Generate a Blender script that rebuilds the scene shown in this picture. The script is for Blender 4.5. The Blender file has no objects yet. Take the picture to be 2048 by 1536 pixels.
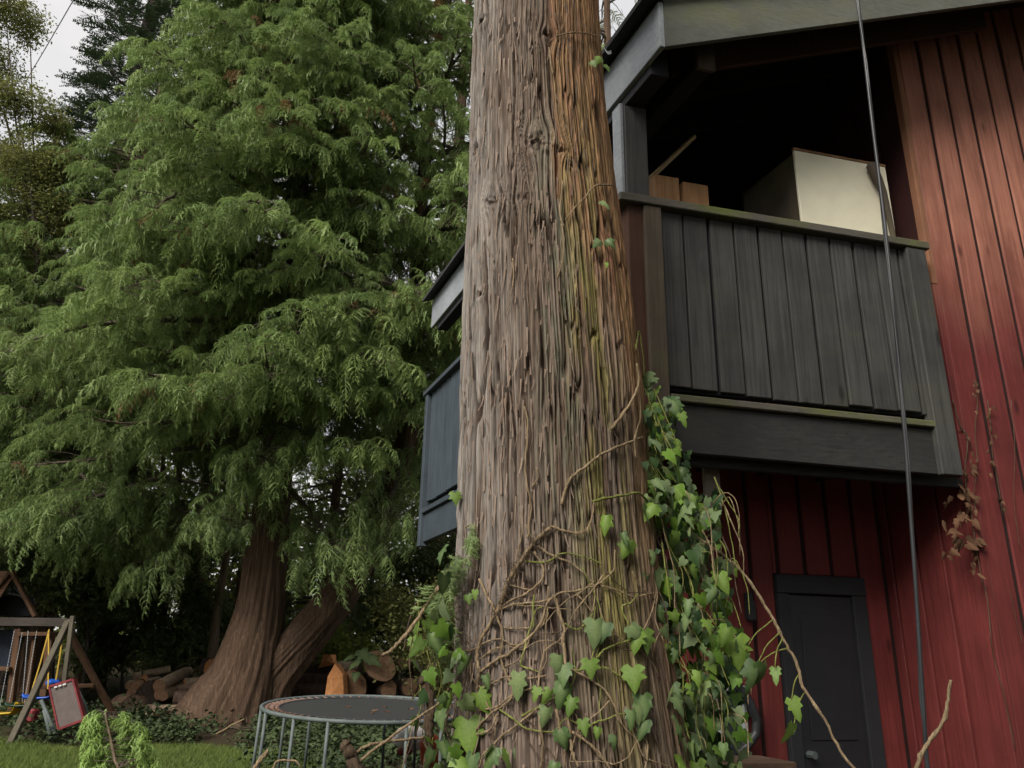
import bpy, math, random
import numpy as np
from mathutils import Vector, Matrix, Quaternion

rnd = random.Random(7)
rng = np.random.default_rng(7)
scn = bpy.context.scene
COL = scn.collection

# ------------------------------------------------------------------ camera
EYE = 1.55
FPX = 1577.0                                   # focal length in photo pixels (2048 wide)
PITCH, ROLL = math.radians(19.1), math.radians(1.16)
cd = bpy.data.cameras.new('camera'); cam = bpy.data.objects.new('camera', cd); COL.objects.link(cam)
cd.sensor_width = 36.0; cd.lens = 36.0 * FPX / 2048.0; cd.clip_start = 0.05; cd.clip_end = 2000
FW = Vector((0, math.cos(PITCH), math.sin(PITCH)))
R0 = Vector((1, 0, 0)); U0 = R0.cross(FW)
CR = R0 * math.cos(ROLL) + U0 * math.sin(ROLL)
CU = U0 * math.cos(ROLL) - R0 * math.sin(ROLL)
CP = Vector((0, 0, EYE))
m = Matrix((CR, CU, -FW)).transposed().to_4x4(); m.translation = CP
cam.matrix_world = m
scn.camera = cam

# ------------------------------------------------------------------ world: overcast daylight
SUN_EL, SUN_AZ = math.radians(43), math.radians(-146)       # azimuth from +Y towards +X
w = bpy.data.worlds.new('World'); scn.world = w; w.use_nodes = True
nt = w.node_tree; nt.nodes.clear()
out = nt.nodes.new('ShaderNodeOutputWorld')
sky = nt.nodes.new('ShaderNodeTexSky'); sky.sky_type = 'NISHITA'; sky.sun_disc = False
sky.sun_elevation = SUN_EL; sky.sun_rotation = SUN_AZ; sky.air_density = 1.0; sky.dust_density = 2.0
b1 = nt.nodes.new('ShaderNodeBackground'); b1.inputs[1].default_value = 0.09
nt.links.new(sky.outputs[0], b1.inputs[0])
tc = nt.nodes.new('ShaderNodeTexCoord')
nz = nt.nodes.new('ShaderNodeTexNoise'); nz.inputs['Scale'].default_value = 3.2; nz.inputs['Detail'].default_value = 5; nz.inputs['Roughness'].default_value = 0.55
nt.links.new(tc.outputs['Generated'], nz.inputs['Vector'])
cr = nt.nodes.new('ShaderNodeValToRGB')
cr.color_ramp.elements[0].position = 0.3; cr.color_ramp.elements[0].color = (0.50, 0.52, 0.55, 1)
cr.color_ramp.elements[1].position = 0.7; cr.color_ramp.elements[1].color = (0.84, 0.80, 0.76, 1)
nt.links.new(nz.outputs['Fac'], cr.inputs[0])
b2 = nt.nodes.new('ShaderNodeBackground'); b2.inputs[1].default_value = 0.66
nt.links.new(cr.outputs[0], b2.inputs[0])
mx = nt.nodes.new('ShaderNodeMixShader'); mx.inputs[0].default_value = 0.86
nt.links.new(b1.outputs[0], mx.inputs[1]); nt.links.new(b2.outputs[0], mx.inputs[2]); nt.links.new(mx.outputs[0], out.inputs[0])

sd = bpy.data.lights.new('sun', 'SUN'); sd.energy = 2.8; sd.angle = math.radians(32); sd.color = (1.0, 0.94, 0.85)
sun = bpy.data.objects.new('sun', sd); COL.objects.link(sun)
sdir = Vector((math.sin(SUN_AZ) * math.cos(SUN_EL), math.cos(SUN_AZ) * math.cos(SUN_EL), math.sin(SUN_EL)))
sun.rotation_euler = sdir.to_track_quat('Z', 'Y').to_euler(); sun.location = (-10, 0, 30)

scn.view_settings.view_transform = 'Standard'; scn.view_settings.look = 'None'
scn.view_settings.exposure = 0.97; scn.view_settings.gamma = 1.0; scn.view_settings.use_curve_mapping = False
scn.cycles.use_adaptive_sampling = True; scn.cycles.adaptive_threshold = 0.03; scn.cycles.max_bounces = 4; scn.cycles.diffuse_bounces = 3; scn.cycles.glossy_bounces = 2; scn.cycles.transmission_bounces = 2; scn.cycles.transparent_max_bounces = 4

# ------------------------------------------------------------------ pixel -> point helpers (photo pixels of a known depth)
def ray(x, y): return FW + CR * ((x - 1024) / FPX) - CU * ((y - 768) / FPX)
def at(x, y, Y):
    d = ray(x, y); return CP + d * (Y / d.y)
def ground_z(x, y):
    return max(0.0, y - 14.0) * 0.055 + 0.05 * math.sin(x * 0.9 + 1) * math.sin(y * 0.7) * min(1, max(0, (y - 8) / 6))
def on_ground(x, y):
    d = ray(x, y); t = 4.0
    while t < 80:
        p = CP + d * t
        if p.z <= ground_z(p.x, p.y): return p
        t += 0.03
    return p

# ------------------------------------------------------------------ object helpers
def tag(o, label=None, cat=None, group=None, kind=None):
    if label: o['label'] = label
    if cat: o['category'] = cat
    if group: o['group'] = group
    if kind: o['kind'] = kind
    return o
def empty(name, loc, label, cat, group=None):
    o = bpy.data.objects.new(name, None); o.empty_display_size = 0.2; COL.objects.link(o); o.location = loc
    return tag(o, label, cat, group)
def parent(o, p):
    """keep world position under an un-rotated (possibly nested) parent"""
    o.parent = p
    loc = Vector((0, 0, 0)); q = p
    while q is not None:
        loc += Vector(q.location); q = q.parent
    o.location = Vector(o.location) - loc
def link_mesh(name, me, par=None, loc=(0, 0, 0)):
    o = bpy.data.objects.new(name, me); COL.objects.link(o); o.location = loc
    if par is not None: parent(o, par)
    return o

class MB:
    def __init__(s): s.v = []; s.f = []
    def add(s, vs, fs):
        n = len(s.v); s.v += [tuple(p) for p in vs]; s.f += [tuple(i + n for i in f) for f in fs]; return s
    def tube(s, pts, rad, n=6, cap=True, jitter=0.0):
        pts = [Vector(p) for p in pts]; k = len(pts)
        if not hasattr(rad, '__len__'): rad = [rad] * k
        base = len(s.v); ref = None
        for i, p in enumerate(pts):
            t = (pts[min(i + 1, k - 1)] - pts[max(i - 1, 0)])
            t = t.normalized() if t.length > 1e-9 else Vector((0, 0, 1))
            if ref is None:
                ref = t.cross(Vector((0.31, 0.83, 0.46)));
                if ref.length < 0.05: ref = t.cross(Vector((1, 0, 0)))
            ref = (ref - t * ref.dot(t)); ref.normalize(); b = t.cross(ref)
            for j in range(n):
                a = 2 * math.pi * j / n; r = rad[i] * (1 + jitter * (rnd.random() - 0.5))
                q = p + ref * (math.cos(a) * r) + b * (math.sin(a) * r); s.v.append((q.x, q.y, q.z))
        for i in range(k - 1):
            for j in range(n):
                a = base + i * n + j; b_ = base + i * n + (j + 1) % n
                s.f.append((a, b_, b_ + n, a + n))
        if cap:
            s.f.append(tuple(base + j for j in range(n))[::-1]); s.f.append(tuple(base + (k - 1) * n + j for j in range(n)))
        return s
    def box(s, fn, a0, a1, b0, b1, c0, c1, ch=0.004):
        """chamfered box in any (a,b,c) frame, fn maps to world"""
        sz = (a1 - a0, b1 - b0, c1 - c0); ch = min(ch, min(abs(q) for q in sz) * 0.3)
        lo = (a0, b0, c0); hi = (a1, b1, c1); idx = {}; base = len(s.v)
        for ax in range(3):
            for sx in (0, 1):
                for sy in (0, 1):
                    for szn in (0, 1):
                        sg = (sx, sy, szn); p = []
                        for q in range(3):
                            e = hi[q] if sg[q] else lo[q]
                            if q != ax: e += -ch if sg[q] else ch
                            p.append(e)
                        idx[(ax, sg)] = len(s.v); s.v.append(tuple(fn(*p)))
        F = s.f
        for ax in range(3):
            o1, o2 = [q for q in range(3) if q != ax]
            for side in (0, 1):
                L = []
                for c1_, c2_ in ((0, 0), (1, 0), (1, 1), (0, 1)):
                    g = [0, 0, 0]; g[ax] = side; g[o1] = c1_; g[o2] = c2_; L.append(idx[(ax, tuple(g))])
                F.append(tuple(L))
            for c1_ in (0, 1):
                for c2_ in (0, 1):       # edge parallel to ax
                    g0 = [0, 0, 0]; g0[o1] = c1_; g0[o2] = c2_; g1 = list(g0); g1[ax] = 1
                    F.append((idx[(o1, tuple(g0))], idx[(o1, tuple(g1))], idx[(o2, tuple(g1))], idx[(o2, tuple(g0))]))
        for sx in (0, 1):
            for sy in (0, 1):
                for szn in (0, 1):
                    g = (sx, sy, szn); F.append((idx[(0, g)], idx[(1, g)], idx[(2, g)]))
        return s
    def mesh(s, name, mat, smooth=False):
        me = bpy.data.meshes.new(name); me.from_pydata(s.v, [], s.f)
        if mat: me.materials.append(mat)
        import bmesh
        bm = bmesh.new(); bm.from_mesh(me); bmesh.ops.recalc_face_normals(bm, faces=bm.faces); bm.to_mesh(me); bm.free()
        if smooth: me.polygons.foreach_set('use_smooth', [True] * len(me.polygons))
        return me
    def build(s, name, mat, par=None, smooth=False):
        return link_mesh(name, s.mesh(name, mat, smooth), par)

def np_mesh(name, V, Q, mat, smooth=True):
    """fast mesh from numpy verts and quads"""
    me = bpy.data.meshes.new(name); me.vertices.add(len(V)); me.vertices.foreach_set('co', np.ascontiguousarray(V, dtype=np.float32).ravel())
    k = Q.shape[1]; me.loops.add(Q.size); me.loops.foreach_set('vertex_index', np.ascontiguousarray(Q, dtype=np.int32).ravel())
    me.polygons.add(len(Q)); me.polygons.foreach_set('loop_start', np.arange(0, Q.size, k, dtype=np.int32))
    me.polygons.foreach_set('loop_total', np.full(len(Q), k, dtype=np.int32))
    me.polygons.foreach_set('use_smooth', np.full(len(Q), smooth))
    me.update(calc_edges=True)
    if mat: me.materials.append(mat)
    return me

# numpy noise ---------------------------------------------------------------
def _h(ix, iy, seed):
    n = (ix.astype(np.int64) * 374761393 + iy.astype(np.int64) * 668265263 + seed * 1442695041) & 0xFFFFFFFF
    n = ((n ^ (n >> 13)) * 1274126177) & 0xFFFFFFFF
    n = ((n ^ (n >> 16)) * 2246822519) & 0xFFFFFFFF
    return (n & 0xFFFFFF) / float(0xFFFFFF)
def vn(x, y, seed=0):
    xi = np.floor(x); yi = np.floor(y); fx = x - xi; fy = y - yi
    fx = fx * fx * fx * (fx * (fx * 6 - 15) + 10); fy = fy * fy * fy * (fy * (fy * 6 - 15) + 10)
    a = _h(xi, yi, seed); b = _h(xi + 1, yi, seed); c = _h(xi, yi + 1, seed); d = _h(xi + 1, yi + 1, seed)
    return (a * (1 - fx) + b * fx) * (1 - fy) + (c * (1 - fx) + d * fx) * fy
def fbm(x, y, seed=0, o=3):
    r = 0; a = 0.5; t = 0
    for i in range(o):
        r = r + a * vn(x * 2 ** i, y * 2 ** i, seed + i * 17); t += a; a *= 0.5
    return r / t
def sstep(a, b, x):
    t = np.clip((x - a) / (b - a), 0, 1); return t * t * (3 - 2 * t)

# ------------------------------------------------------------------ materials
class NT:
    def __init__(s, name):
        s.m = bpy.data.materials.new(name); s.m.use_nodes = True; s.t = s.m.node_tree; s.t.nodes.clear()
        s.out = s.t.nodes.new('ShaderNodeOutputMaterial')
    def n(s, typ, **kw):
        nd = s.t.nodes.new('ShaderNode' + typ)
        for k, v in kw.items():
            if k.startswith('_'): setattr(nd, k[1:], v)
            else: s.set(nd, k.replace('__', ' '), v)
        return nd
    def set(s, nd, key, v):
        i = nd.inputs[int(key[1:])] if key[0] == 'i' and key[1:].isdigit() else nd.inputs[key]
        if isinstance(v, bpy.types.NodeSocket): s.t.links.new(v, i)
        else:
            if hasattr(v, '__len__') and len(v) == 3 and i.type == 'RGBA': v = (*v, 1)
            i.default_value = v
    def mix(s, f, a, b, mode='MIX'):
        nd = s.t.nodes.new('ShaderNodeMix'); nd.data_type = 'RGBA'; nd.blend_type = mode
        for k, v in ((0, f), (6, a), (7, b)):
            if isinstance(v, bpy.types.NodeSocket): s.t.links.new(v, nd.inputs[k])
            else: nd.inputs[k].default_value = (*v, 1) if hasattr(v, '__len__') and len(v) == 3 else v
        return nd.outputs[2]
    def math(s, op, a, b=0.0):
        nd = s.t.nodes.new('ShaderNodeMath'); nd.operation = op
        for k, v in ((0, a), (1, b)):
            if isinstance(v, bpy.types.NodeSocket): s.t.links.new(v, nd.inputs[k])
            else: nd.inputs[k].default_value = v
        return nd.outputs[0]
    def ramp(s, f, *st):
        nd = s.t.nodes.new('ShaderNodeValToRGB'); e = nd.color_ramp.elements
        while len(e) < len(st): e.new(0.5)
        for q, (p, c) in zip(e, st):
            q.position = p; q.color = (*c, 1) if hasattr(c, '__len__') else (c, c, c, 1)
        s.t.links.new(f, nd.inputs[0]); return nd.outputs[0]
    def coords(s, scale=(1, 1, 1), rand=0.0, kind='Object'):
        tc = s.n('TexCoord'); mp = s.n('Mapping'); s.t.links.new(tc.outputs[kind], mp.inputs[0]); mp.inputs['Scale'].default_value = scale
        if rand:
            oi = s.n('ObjectInfo'); cx = s.n('CombineXYZ')
            r = s.math('MULTIPLY', oi.outputs['Random'], rand)
            for k in range(3): s.t.links.new(r, cx.inputs[k])
            s.t.links.new(cx.outputs[0], mp.inputs['Location'])
        return mp.outputs[0]
    def noise(s, vec, scale=1.0, detail=4, rough=0.55, dist=0.0):
        nd = s.n('TexNoise'); s.t.links.new(vec, nd.inputs['Vector']); nd.inputs['Scale'].default_value = scale
        nd.inputs['Detail'].default_value = detail; nd.inputs['Roughness'].default_value = rough; nd.inputs['Distortion'].default_value = dist
        return nd.outputs['Fac']
    def bump(s, h, strength=0.3, dist=0.01):
        nd = s.n('Bump'); nd.inputs['Strength'].default_value = strength; nd.inputs['Distance'].default_value = dist
        s.t.links.new(h, nd.inputs['Height']); return nd.outputs[0]
    def done(s, color, rough=0.8, spec=0.3, normal=None, metal=0.0):
        p = s.n('BsdfPrincipled'); s.set(p, 'Base Color', color); s.set(p, 'Roughness', rough); s.set(p, 'Specular IOR Level', spec); s.set(p, 'Metallic', metal)
        if normal is not None: s.set(p, 'Normal', normal)
        s.t.links.new(p.outputs[0], s.out.inputs[0]); return s.m

def plain(name, c, rough=0.6, var=0.25, scale=8.0, spec=0.4, metal=0.0):
    t = NT(name); f = t.noise(t.coords(), scale, 4)
    d = tuple(x * (1 - var) for x in c); e = tuple(min(1, x * (1 + var)) for x in c)
    return t.done(t.ramp(f, (0.3, d), (0.7, e)), rough, spec, t.bump(f, 0.1, 0.01), metal)

def wood(name, c1, c2, axis='Z', stain=None, stain_amt=0.5, rough=0.75, gr=55.0, knots=True, faded=None, spec=0.25):
    """painted or bare wood: grain stretched along one world axis, knots, stains; every board reads another piece of it"""
    t = NT(name)
    sc = {'Z': (gr, gr, 1.6), 'X': (1.6, gr, gr), 'Y': (gr, 1.6, gr)}[axis]
    v = t.coords(sc, 37.0); g = t.noise(v, 1.0, 6, 0.65, 0.6)
    big = t.noise(t.coords((1, 1, 1), 11.0), 2.2, 4)
    col = t.ramp(g, (0.3, c1), (0.72, c2))
    col = t.mix(t.ramp(big, (0.35, 0.0), (0.75, 0.6)), col, tuple(x * 0.55 for x in c1))
    if faded:      # weathered upper half of a painted wall
        tc = t.n('TexCoord'); sx = t.n('SeparateXYZ'); t.t.links.new(tc.outputs['Object'], sx.inputs[0])
        ff = t.math('ADD', sx.outputs[2], t.math('MULTIPLY', big, 0.9)); ff = t.math('SUBTRACT', ff, 0.45)
        fr = t.n('MapRange', i1=3.5, i2=4.6); t.t.links.new(ff, fr.inputs[0])
        fd = t.ramp(g, (0.3, faded[0]), (0.72, faded[1]))
        fd = t.mix(t.ramp(t.noise(t.coords((5, 5, 1.5), 5.0), 1.0, 5, 0.6), (0.46, 0.0), (0.72, 0.65)), fd, tuple(x * 0.45 for x in faded[0]))
        col = t.mix(fr.outputs[0], col, fd)
    if stain:
        sf = t.noise(t.coords((1.2, 1.2, 2.2)), 1.3, 4, 0.6)
        col = t.mix(t.math('MULTIPLY', t.ramp(sf, (0.5, 0.0), (0.68, 1.0)), stain_amt), col, stain)
    h = g
    if knots:
        vo = t.n('TexVoronoi'); t.t.links.new(t.coords({'Z': (5, 5, 1.7), 'X': (1.7, 5, 5), 'Y': (5, 1.7, 5)}[axis], 9.0), vo.inputs['Vector']); vo.inputs['Scale'].default_value = 1.0
        kf = t.ramp(vo.outputs['Distance'], (0.05, 1.0), (0.13, 0.0)); col = t.mix(t.math('MULTIPLY', kf, 0.75), col, tuple(x * 0.3 for x in c1))
    nrm = t.bump(h, 0.45, 0.006)
    rg = t.ramp(g, (0.3, rough - 0.12), (0.7, min(1, rough + 0.1)))
    return t.done(col, rg, spec, nrm)

def leaf_mat(name, dark, light, trans=0.3, rough=0.45, tip=False, vein=False, spec=0.35, obj_rand=False):
    t = NT(name)
    if obj_rand:
        oi = t.n('ObjectInfo'); f = oi.outputs['Random']
    else:
        a = t.n('Attribute', _attribute_type='INSTANCER', _attribute_name='tint'); f = a.outputs['Fac']
    col = t.ramp(f, (0.0, dark), (1.0, light))
    if tip:
        b = t.n('Attribute', _attribute_type='GEOMETRY', _attribute_name='tip')
        col = t.mix(t.math('MULTIPLY', b.outputs['Fac'], 0.75), col, tuple(min(1, x * 1.7 + 0.004) for x in light))
    if vein:
        b = t.n('Attribute', _attribute_type='GEOMETRY', _attribute_name='vein')
        col = t.mix(t.math('MULTIPLY', b.outputs['Fac'], 0.35), col, (0.28, 0.36, 0.14))
        nz = t.noise(t.coords((1, 1, 1), 5.0), 14.0, 3)
        col = t.mix(t.ramp(nz, (0.45, 0.0), (0.75, 0.35)), col, tuple(x * 0.5 for x in dark))
    p = t.n('BsdfPrincipled'); t.set(p, 'Base Color', col); t.set(p, 'Roughness', rough); t.set(p, 'Specular IOR Level', spec)
    tr = t.n('BsdfTranslucent'); t.set(tr, 'Color', t.mix(0.5, col, (0.35, 0.5, 0.06), 'MULTIPLY') if False else col)
    mxs = t.n('MixShader'); mxs.inputs[0].default_value = trans
    t.t.links.new(p.outputs[0], mxs.inputs[1]); t.t.links.new(tr.outputs[0], mxs.inputs[2]); t.t.links.new(mxs.outputs[0], t.out.inputs[0])
    return t.m

M = {}
M['black_wood'] = wood('black_stained_wood', (0.030, 0.030, 0.031), (0.090, 0.088, 0.084), 'Z', (0.075, 0.075, 0.04), 0.3, 0.75)
M['black_wood_h'] = wood('black_stained_beam', (0.022, 0.022, 0.023), (0.045, 0.043, 0.041), 'X', (0.06, 0.065, 0.03), 0.25, 0.72)
M['blue_wood'] = wood('black_wood_skylit', (0.036, 0.048, 0.060), (0.062, 0.080, 0.096), 'Z', None, 0, 0.65, knots=False)  # same black paint, tinted blue: sky light from the left put into the colour
M['skylit_wood_h'] = wood('black_beam_skylit', (0.036, 0.048, 0.060), (0.062, 0.078, 0.092), 'Y', None, 0, 0.65, knots=False)  # beam version, sky light tinted in the same way
M['trim_wood'] = wood('weathered_trim_wood', (0.075, 0.068, 0.055), (0.13, 0.118, 0.098), 'X', (0.10, 0.115, 0.03), 0.9, 0.8, knots=False)
M['post_wood'] = wood('dark_brown_post', (0.060, 0.046, 0.034), (0.115, 0.092, 0.068), 'Z', (0.10, 0.10, 0.03), 0.45, 0.8, knots=False)
M['post_red'] = wood('red_brown_post', (0.055, 0.026, 0.016), (0.10, 0.05, 0.03), 'Z', None, 0, 0.8, knots=False)
M['fascia'] = wood('grey_fascia_board', (0.085, 0.088, 0.076), (0.145, 0.147, 0.128), 'X', (0.12, 0.125, 0.06), 0.6, 0.8, knots=False)
M['fascia_side'] = wood('grey_fascia_skylit', (0.20, 0.22, 0.24), (0.33, 0.35, 0.375), 'Y', None, 0, 0.75, knots=False)  # fascia made paler and bluer: sky light on the left side painted in
M['soffit'] = wood('soffit_boards', (0.020, 0.020, 0.024), (0.032, 0.031, 0.036), 'Y', None, 0, 0.9, knots=False)
M['red_wall'] = wood('red_painted_cedar', (0.105, 0.020, 0.019), (0.185, 0.034, 0.031), 'Z', None, 0, 0.7, 45.0, True, ((0.25, 0.095, 0.062), (0.46, 0.20, 0.14)))
M['red_trim'] = wood('bare_red_trim', (0.22, 0.10, 0.055), (0.36, 0.17, 0.10), 'Z', None, 0, 0.8, knots=False)
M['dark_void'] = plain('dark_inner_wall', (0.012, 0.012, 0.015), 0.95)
M['red_shaded'] = wood('shaded_red_boards', (0.026, 0.008, 0.008), (0.050, 0.014, 0.012), 'Z', None, 0, 0.85, knots=False)  # darker copy of the red boards, shade of the recess put into the colour
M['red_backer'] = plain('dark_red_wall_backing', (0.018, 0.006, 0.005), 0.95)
M['cream'] = plain('cream_laminate', (0.80, 0.75, 0.58), 0.45, 0.04)
M['particle'] = plain('particle_board_edge', (0.22, 0.12, 0.06), 0.9)
M['lumber'] = wood('fresh_lumber', (0.26, 0.13, 0.06), (0.44, 0.26, 0.13), 'Z', None, 0, 0.8, knots=True)
M['lumber_pale'] = wood('pale_lumber', (0.46, 0.32, 0.18), (0.66, 0.50, 0.31), 'Z', None, 0, 0.8, knots=False)
M['lumber_grey'] = wood('grey_lumber', (0.22, 0.19, 0.16), (0.34, 0.30, 0.26), 'Z', None, 0, 0.85, knots=False)
M['bench_wood'] = wood('brown_bench_wood', (0.10, 0.06, 0.04), (0.17, 0.11, 0.075), 'X', None, 0, 0.7)
M['door'] = plain('dark_navy_door', (0.014, 0.015, 0.019), 0.5, 0.15)
M['door_trim'] = plain('dark_slate_trim', (0.017, 0.018, 0.021), 0.8, 0.15)
M['white_frame'] = plain('white_window_frame', (0.30, 0.32, 0.34), 0.5, 0.08)
M['rubber'] = plain('black_rubber', (0.022, 0.024, 0.027), 0.45, 0.2, spec=0.5)
M['shingle'] = plain('dark_shingles', (0.028, 0.028, 0.030), 0.95, 0.4, 40)
M['steel'] = plain('dull_galvanised_steel', (0.095, 0.115, 0.112), 0.65, 0.25, 6, 0.3, 0.15)
def glass_mat():
    t = NT('window_glass'); p = t.n('BsdfPrincipled'); t.set(p, 'Base Color', (0.03, 0.035, 0.04)); t.set(p, 'Roughness', 0.06); t.set(p, 'Specular IOR Level', 0.7)
    t.t.links.new(p.outputs[0], t.out.inputs[0]); return t.m
M['glass'] = glass_mat()

# ================================================================== GROUND
def ground_mat():
    t = NT('forest_floor'); v = t.coords()
    a = t.noise(v, 0.6, 5); b = t.noise(v, 9.0, 6, 0.7); c = t.noise(v, 45.0, 3)
    col = t.ramp(b, (0.3, (0.022, 0.015, 0.010)), (0.6, (0.055, 0.038, 0.024)), (0.8, (0.085, 0.058, 0.034)))
    col = t.mix(t.ramp(a, (0.42, 0.0), (0.6, 0.7)), col, (0.030, 0.038, 0.014))
    return t.done(col, 0.95, 0.15, t.bump(t.math('ADD', b, t.math('MULTIPLY', c, 0.4)), 0.8, 0.05))
def make_ground():
    xs = np.concatenate([np.linspace(-300, -40, 12), np.linspace(-36, 20, 113), np.linspace(24, 300, 12)])
    ys = np.concatenate([np.linspace(-120, -6, 8), np.linspace(-4, 44, 97), np.linspace(48, 600, 20)])
    X, Y = np.meshgrid(xs, ys); Z = np.zeros_like(X)
    for i in range(X.shape[0]):
        for j in range(X.shape[1]): Z[i, j] = ground_z(X[i, j], min(Y[i, j], 60))
    V = np.stack([X, Y, Z], -1).reshape(-1, 3); nx = len(xs); ii = np.arange(len(ys) - 1)[:, None] * nx + np.arange(nx - 1)[None, :]
    ii = ii.ravel(); Q = np.stack([ii, ii + 1, ii + 1 + nx, ii + nx], -1)
    o = link_mesh('ground', np_mesh('ground', V, Q, ground_mat())); o['kind'] = 'structure'
make_ground()

# ================================================================== HOUSE   frame: u runs back along the side, v runs right along the front
KX, KY = 0.67, 4.20
_a = math.radians(-22); SU = (math.sin(_a), math.cos(_a)); _a = math.radians(76); SV = (math.sin(_a), math.cos(_a))
def H(u, v, z): return Vector((KX + u * SU[0] + v * SV[0], KY + u * SU[1] + v * SV[1], z))
def at_u(px, py, u):
    """point where the photo ray meets the house plane of given u"""
    n = Vector((SV[1], -SV[0], 0)); P = H(u, 0, 0); d = ray(px, py); return CP + d * ((P - CP).dot(n) / d.dot(n))
def VZ(px, py, u):
    p = at_u(px, py, u) - H(0, 0, 0); det = SU[0] * SV[1] - SU[1] * SV[0]
    return (SU[0] * p.y - SU[1] * p.x) / det, p.z
house = empty('house', H(0.3, 1.0, 0), 'red board house with black wooden corner balcony behind the big trunk', 'house')
def hb(name, mat, par, u0, u1, v0, v1, z0, z1, ch=0.004): return MB().box(H, u0, u1, v0, v1, z0, z1, ch).build(name, mat, par)

# --- red walls made of single boards
WF = 0.08; VC = VZ(1851, 480, WF)[0]      # right-hand wall plane; its corner beside the balcony
WU = 0.80                                # recessed wall under the balcony
bw = 0.203
wallp = MB().box(H, WF + .013, WF + .2, VC + .125, 6.0, 0.0, 7.9, 0.001).build('front_wall', M['red_backer'], house)
lowp = MB().box(H, WU + .013, WU + .2, 0.62, VC + .03, 0.0, 2.92, 0.001).build('recessed_wall', M['red_backer'], house)
def board(v0, v1, z0, z1, par, u0, du=0.022):
    tw = rnd.uniform(-0.003, 0.003)
    MB().box(H, u0 + tw, u0 + du + 0.027, v0, v1, z0, z1, 0.006).build('board', M['red_wall'], par)
v = VC + 0.035
while v < 5.0:                                   # full-height boards, with butt joints here and there
    x0, x1 = v + 0.015, v + bw - 0.015
    cuts = [0.0] + sorted(rnd.uniform(2.6, 6.6) for _ in range(rnd.choice((0, 0, 1)))) + [7.8]
    for c0, c1 in zip(cuts[:-1], cuts[1:]): board(x0, x1, c0 + 0.0015, c1 - 0.0015, wallp, WF)
    v += bw
v = VC - bw - .012
door_v = (VZ(1576, 1500, WU)[0], VZ(1764, 1500, WU)[0]); door_z = VZ(1645, 1152, WU)[1]
win_v1 = VZ(1491, 1420, WU)[0]; win_z = VZ(1470, 1370, WU)[1]
while v > 0.55:                                  # boards below the balcony, cut round door and window
    x0, x1 = v + 0.015, v + bw - 0.015
    segs = [(x0, x1, 0.0, 2.9)]
    for (d0, d1, zlo, zhi) in ((door_v[0], door_v[1], 0.0, door_z), (win_v1 - 0.9, win_v1, 0.90, win_z)):
        nx = []
        for (a, b, z0, z1) in segs:
            if b <= d0 or a >= d1: nx.append((a, b, z0, z1)); continue
            if a < d0 - 0.01: nx.append((a, d0, z0, z1))
            if b > d1 + 0.01: nx.append((d1, b, z0, z1))
            m0, m1 = max(a, d0), min(b, d1)
            if zhi < z1 - 0.02: nx.append((m0, m1, zhi, z1))
            if zlo > z0 + 0.02: nx.append((m0, m1, z0, zlo))
        segs = nx
    for (a, b, z0, z1) in segs:
        if b - a > 0.01: board(a, b, z0, z1, lowp, WU)
    v -= bw
hb('corner_trim', M['red_trim'], house, WF - 0.012, WF + 0.045, VC - 0.012, VC + 0.030, 4.0, 7.7)
hb('corner_trim', M['red_wall'], house, WF - 0.012, WF + 0.045, VC - 0.012, VC + 0.030, 0.0, 3.998)
# return wall: full height at the corner, going back along the recess
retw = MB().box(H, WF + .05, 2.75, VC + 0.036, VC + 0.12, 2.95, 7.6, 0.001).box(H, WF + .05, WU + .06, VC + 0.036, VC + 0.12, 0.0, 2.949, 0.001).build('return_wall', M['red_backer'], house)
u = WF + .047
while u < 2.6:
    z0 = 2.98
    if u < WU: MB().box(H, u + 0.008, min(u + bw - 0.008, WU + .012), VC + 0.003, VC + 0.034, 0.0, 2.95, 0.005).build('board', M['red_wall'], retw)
    MB().box(H, u + 0.008, min(u + bw - 0.008, 2.59), VC + 0.003 + rnd.uniform(0, .004), VC + 0.034, z0, 7.4, 0.005).build('board', M['red_shaded'], retw); u += bw
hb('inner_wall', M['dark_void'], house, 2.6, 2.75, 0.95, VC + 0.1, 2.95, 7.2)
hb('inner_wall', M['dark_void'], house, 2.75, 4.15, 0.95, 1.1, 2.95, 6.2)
sidew = hb('side_wall', M['red_backer'], house, WU + .22, 4.1, 0.56, 0.66, 0.0, 2.9)
u = WU + .06
while u < 4.0:
    MB().box(H, u + .012, u + bw - .012, 0.545 + rnd.uniform(-.003, .003), 0.575, 0.0, 2.88, 0.005).build('board', M['red_wall'], sidew); u += bw

# --- front balcony
bal = MB().box(H, 0.05, 2.6, 0.06, 2.13, 2.95, 3.0, 0.002).box(H, 1.1, 2.6, 2.131, VC, 2.95, 3.0, 0.002).build('balcony', M['black_wood_h'], house)     # deck
edges = [1311, 1362, 1412, 1462, 1510, 1560, 1608, 1656, 1704, 1750, 1797, 1842]
ev = [0.215 + (2.13 - 0.215) * i / 11 for i in range(12)]
for i in range(11):
    g = 0.0095; zb = 3.03 + rnd.uniform(-0.012, 0.012); dv = rnd.uniform(-0.003, 0.003); du = rnd.uniform(0, 0.006)
    MB().box(H, 0.006 + du, 0.03 + du, ev[i] + g + dv, ev[i + 1] - g + dv, zb, 4.185, 0.004).build('plank', M['black_wood'], bal)
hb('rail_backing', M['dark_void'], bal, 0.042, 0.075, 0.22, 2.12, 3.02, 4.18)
hb('rail_cap', M['trim_wood'], bal, -0.045, 0.125, -0.055, 2.165, 4.188, 4.245, 0.006)
hb('corner_post', M['post_red'], bal, -0.005, 0.10, 0.015, 0.115, 2.55, 4.186)
hb('corner_board', M['post_wood'], bal, -0.030, 0.003, 0.110, 0.222, 2.60, 4.186)
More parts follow.
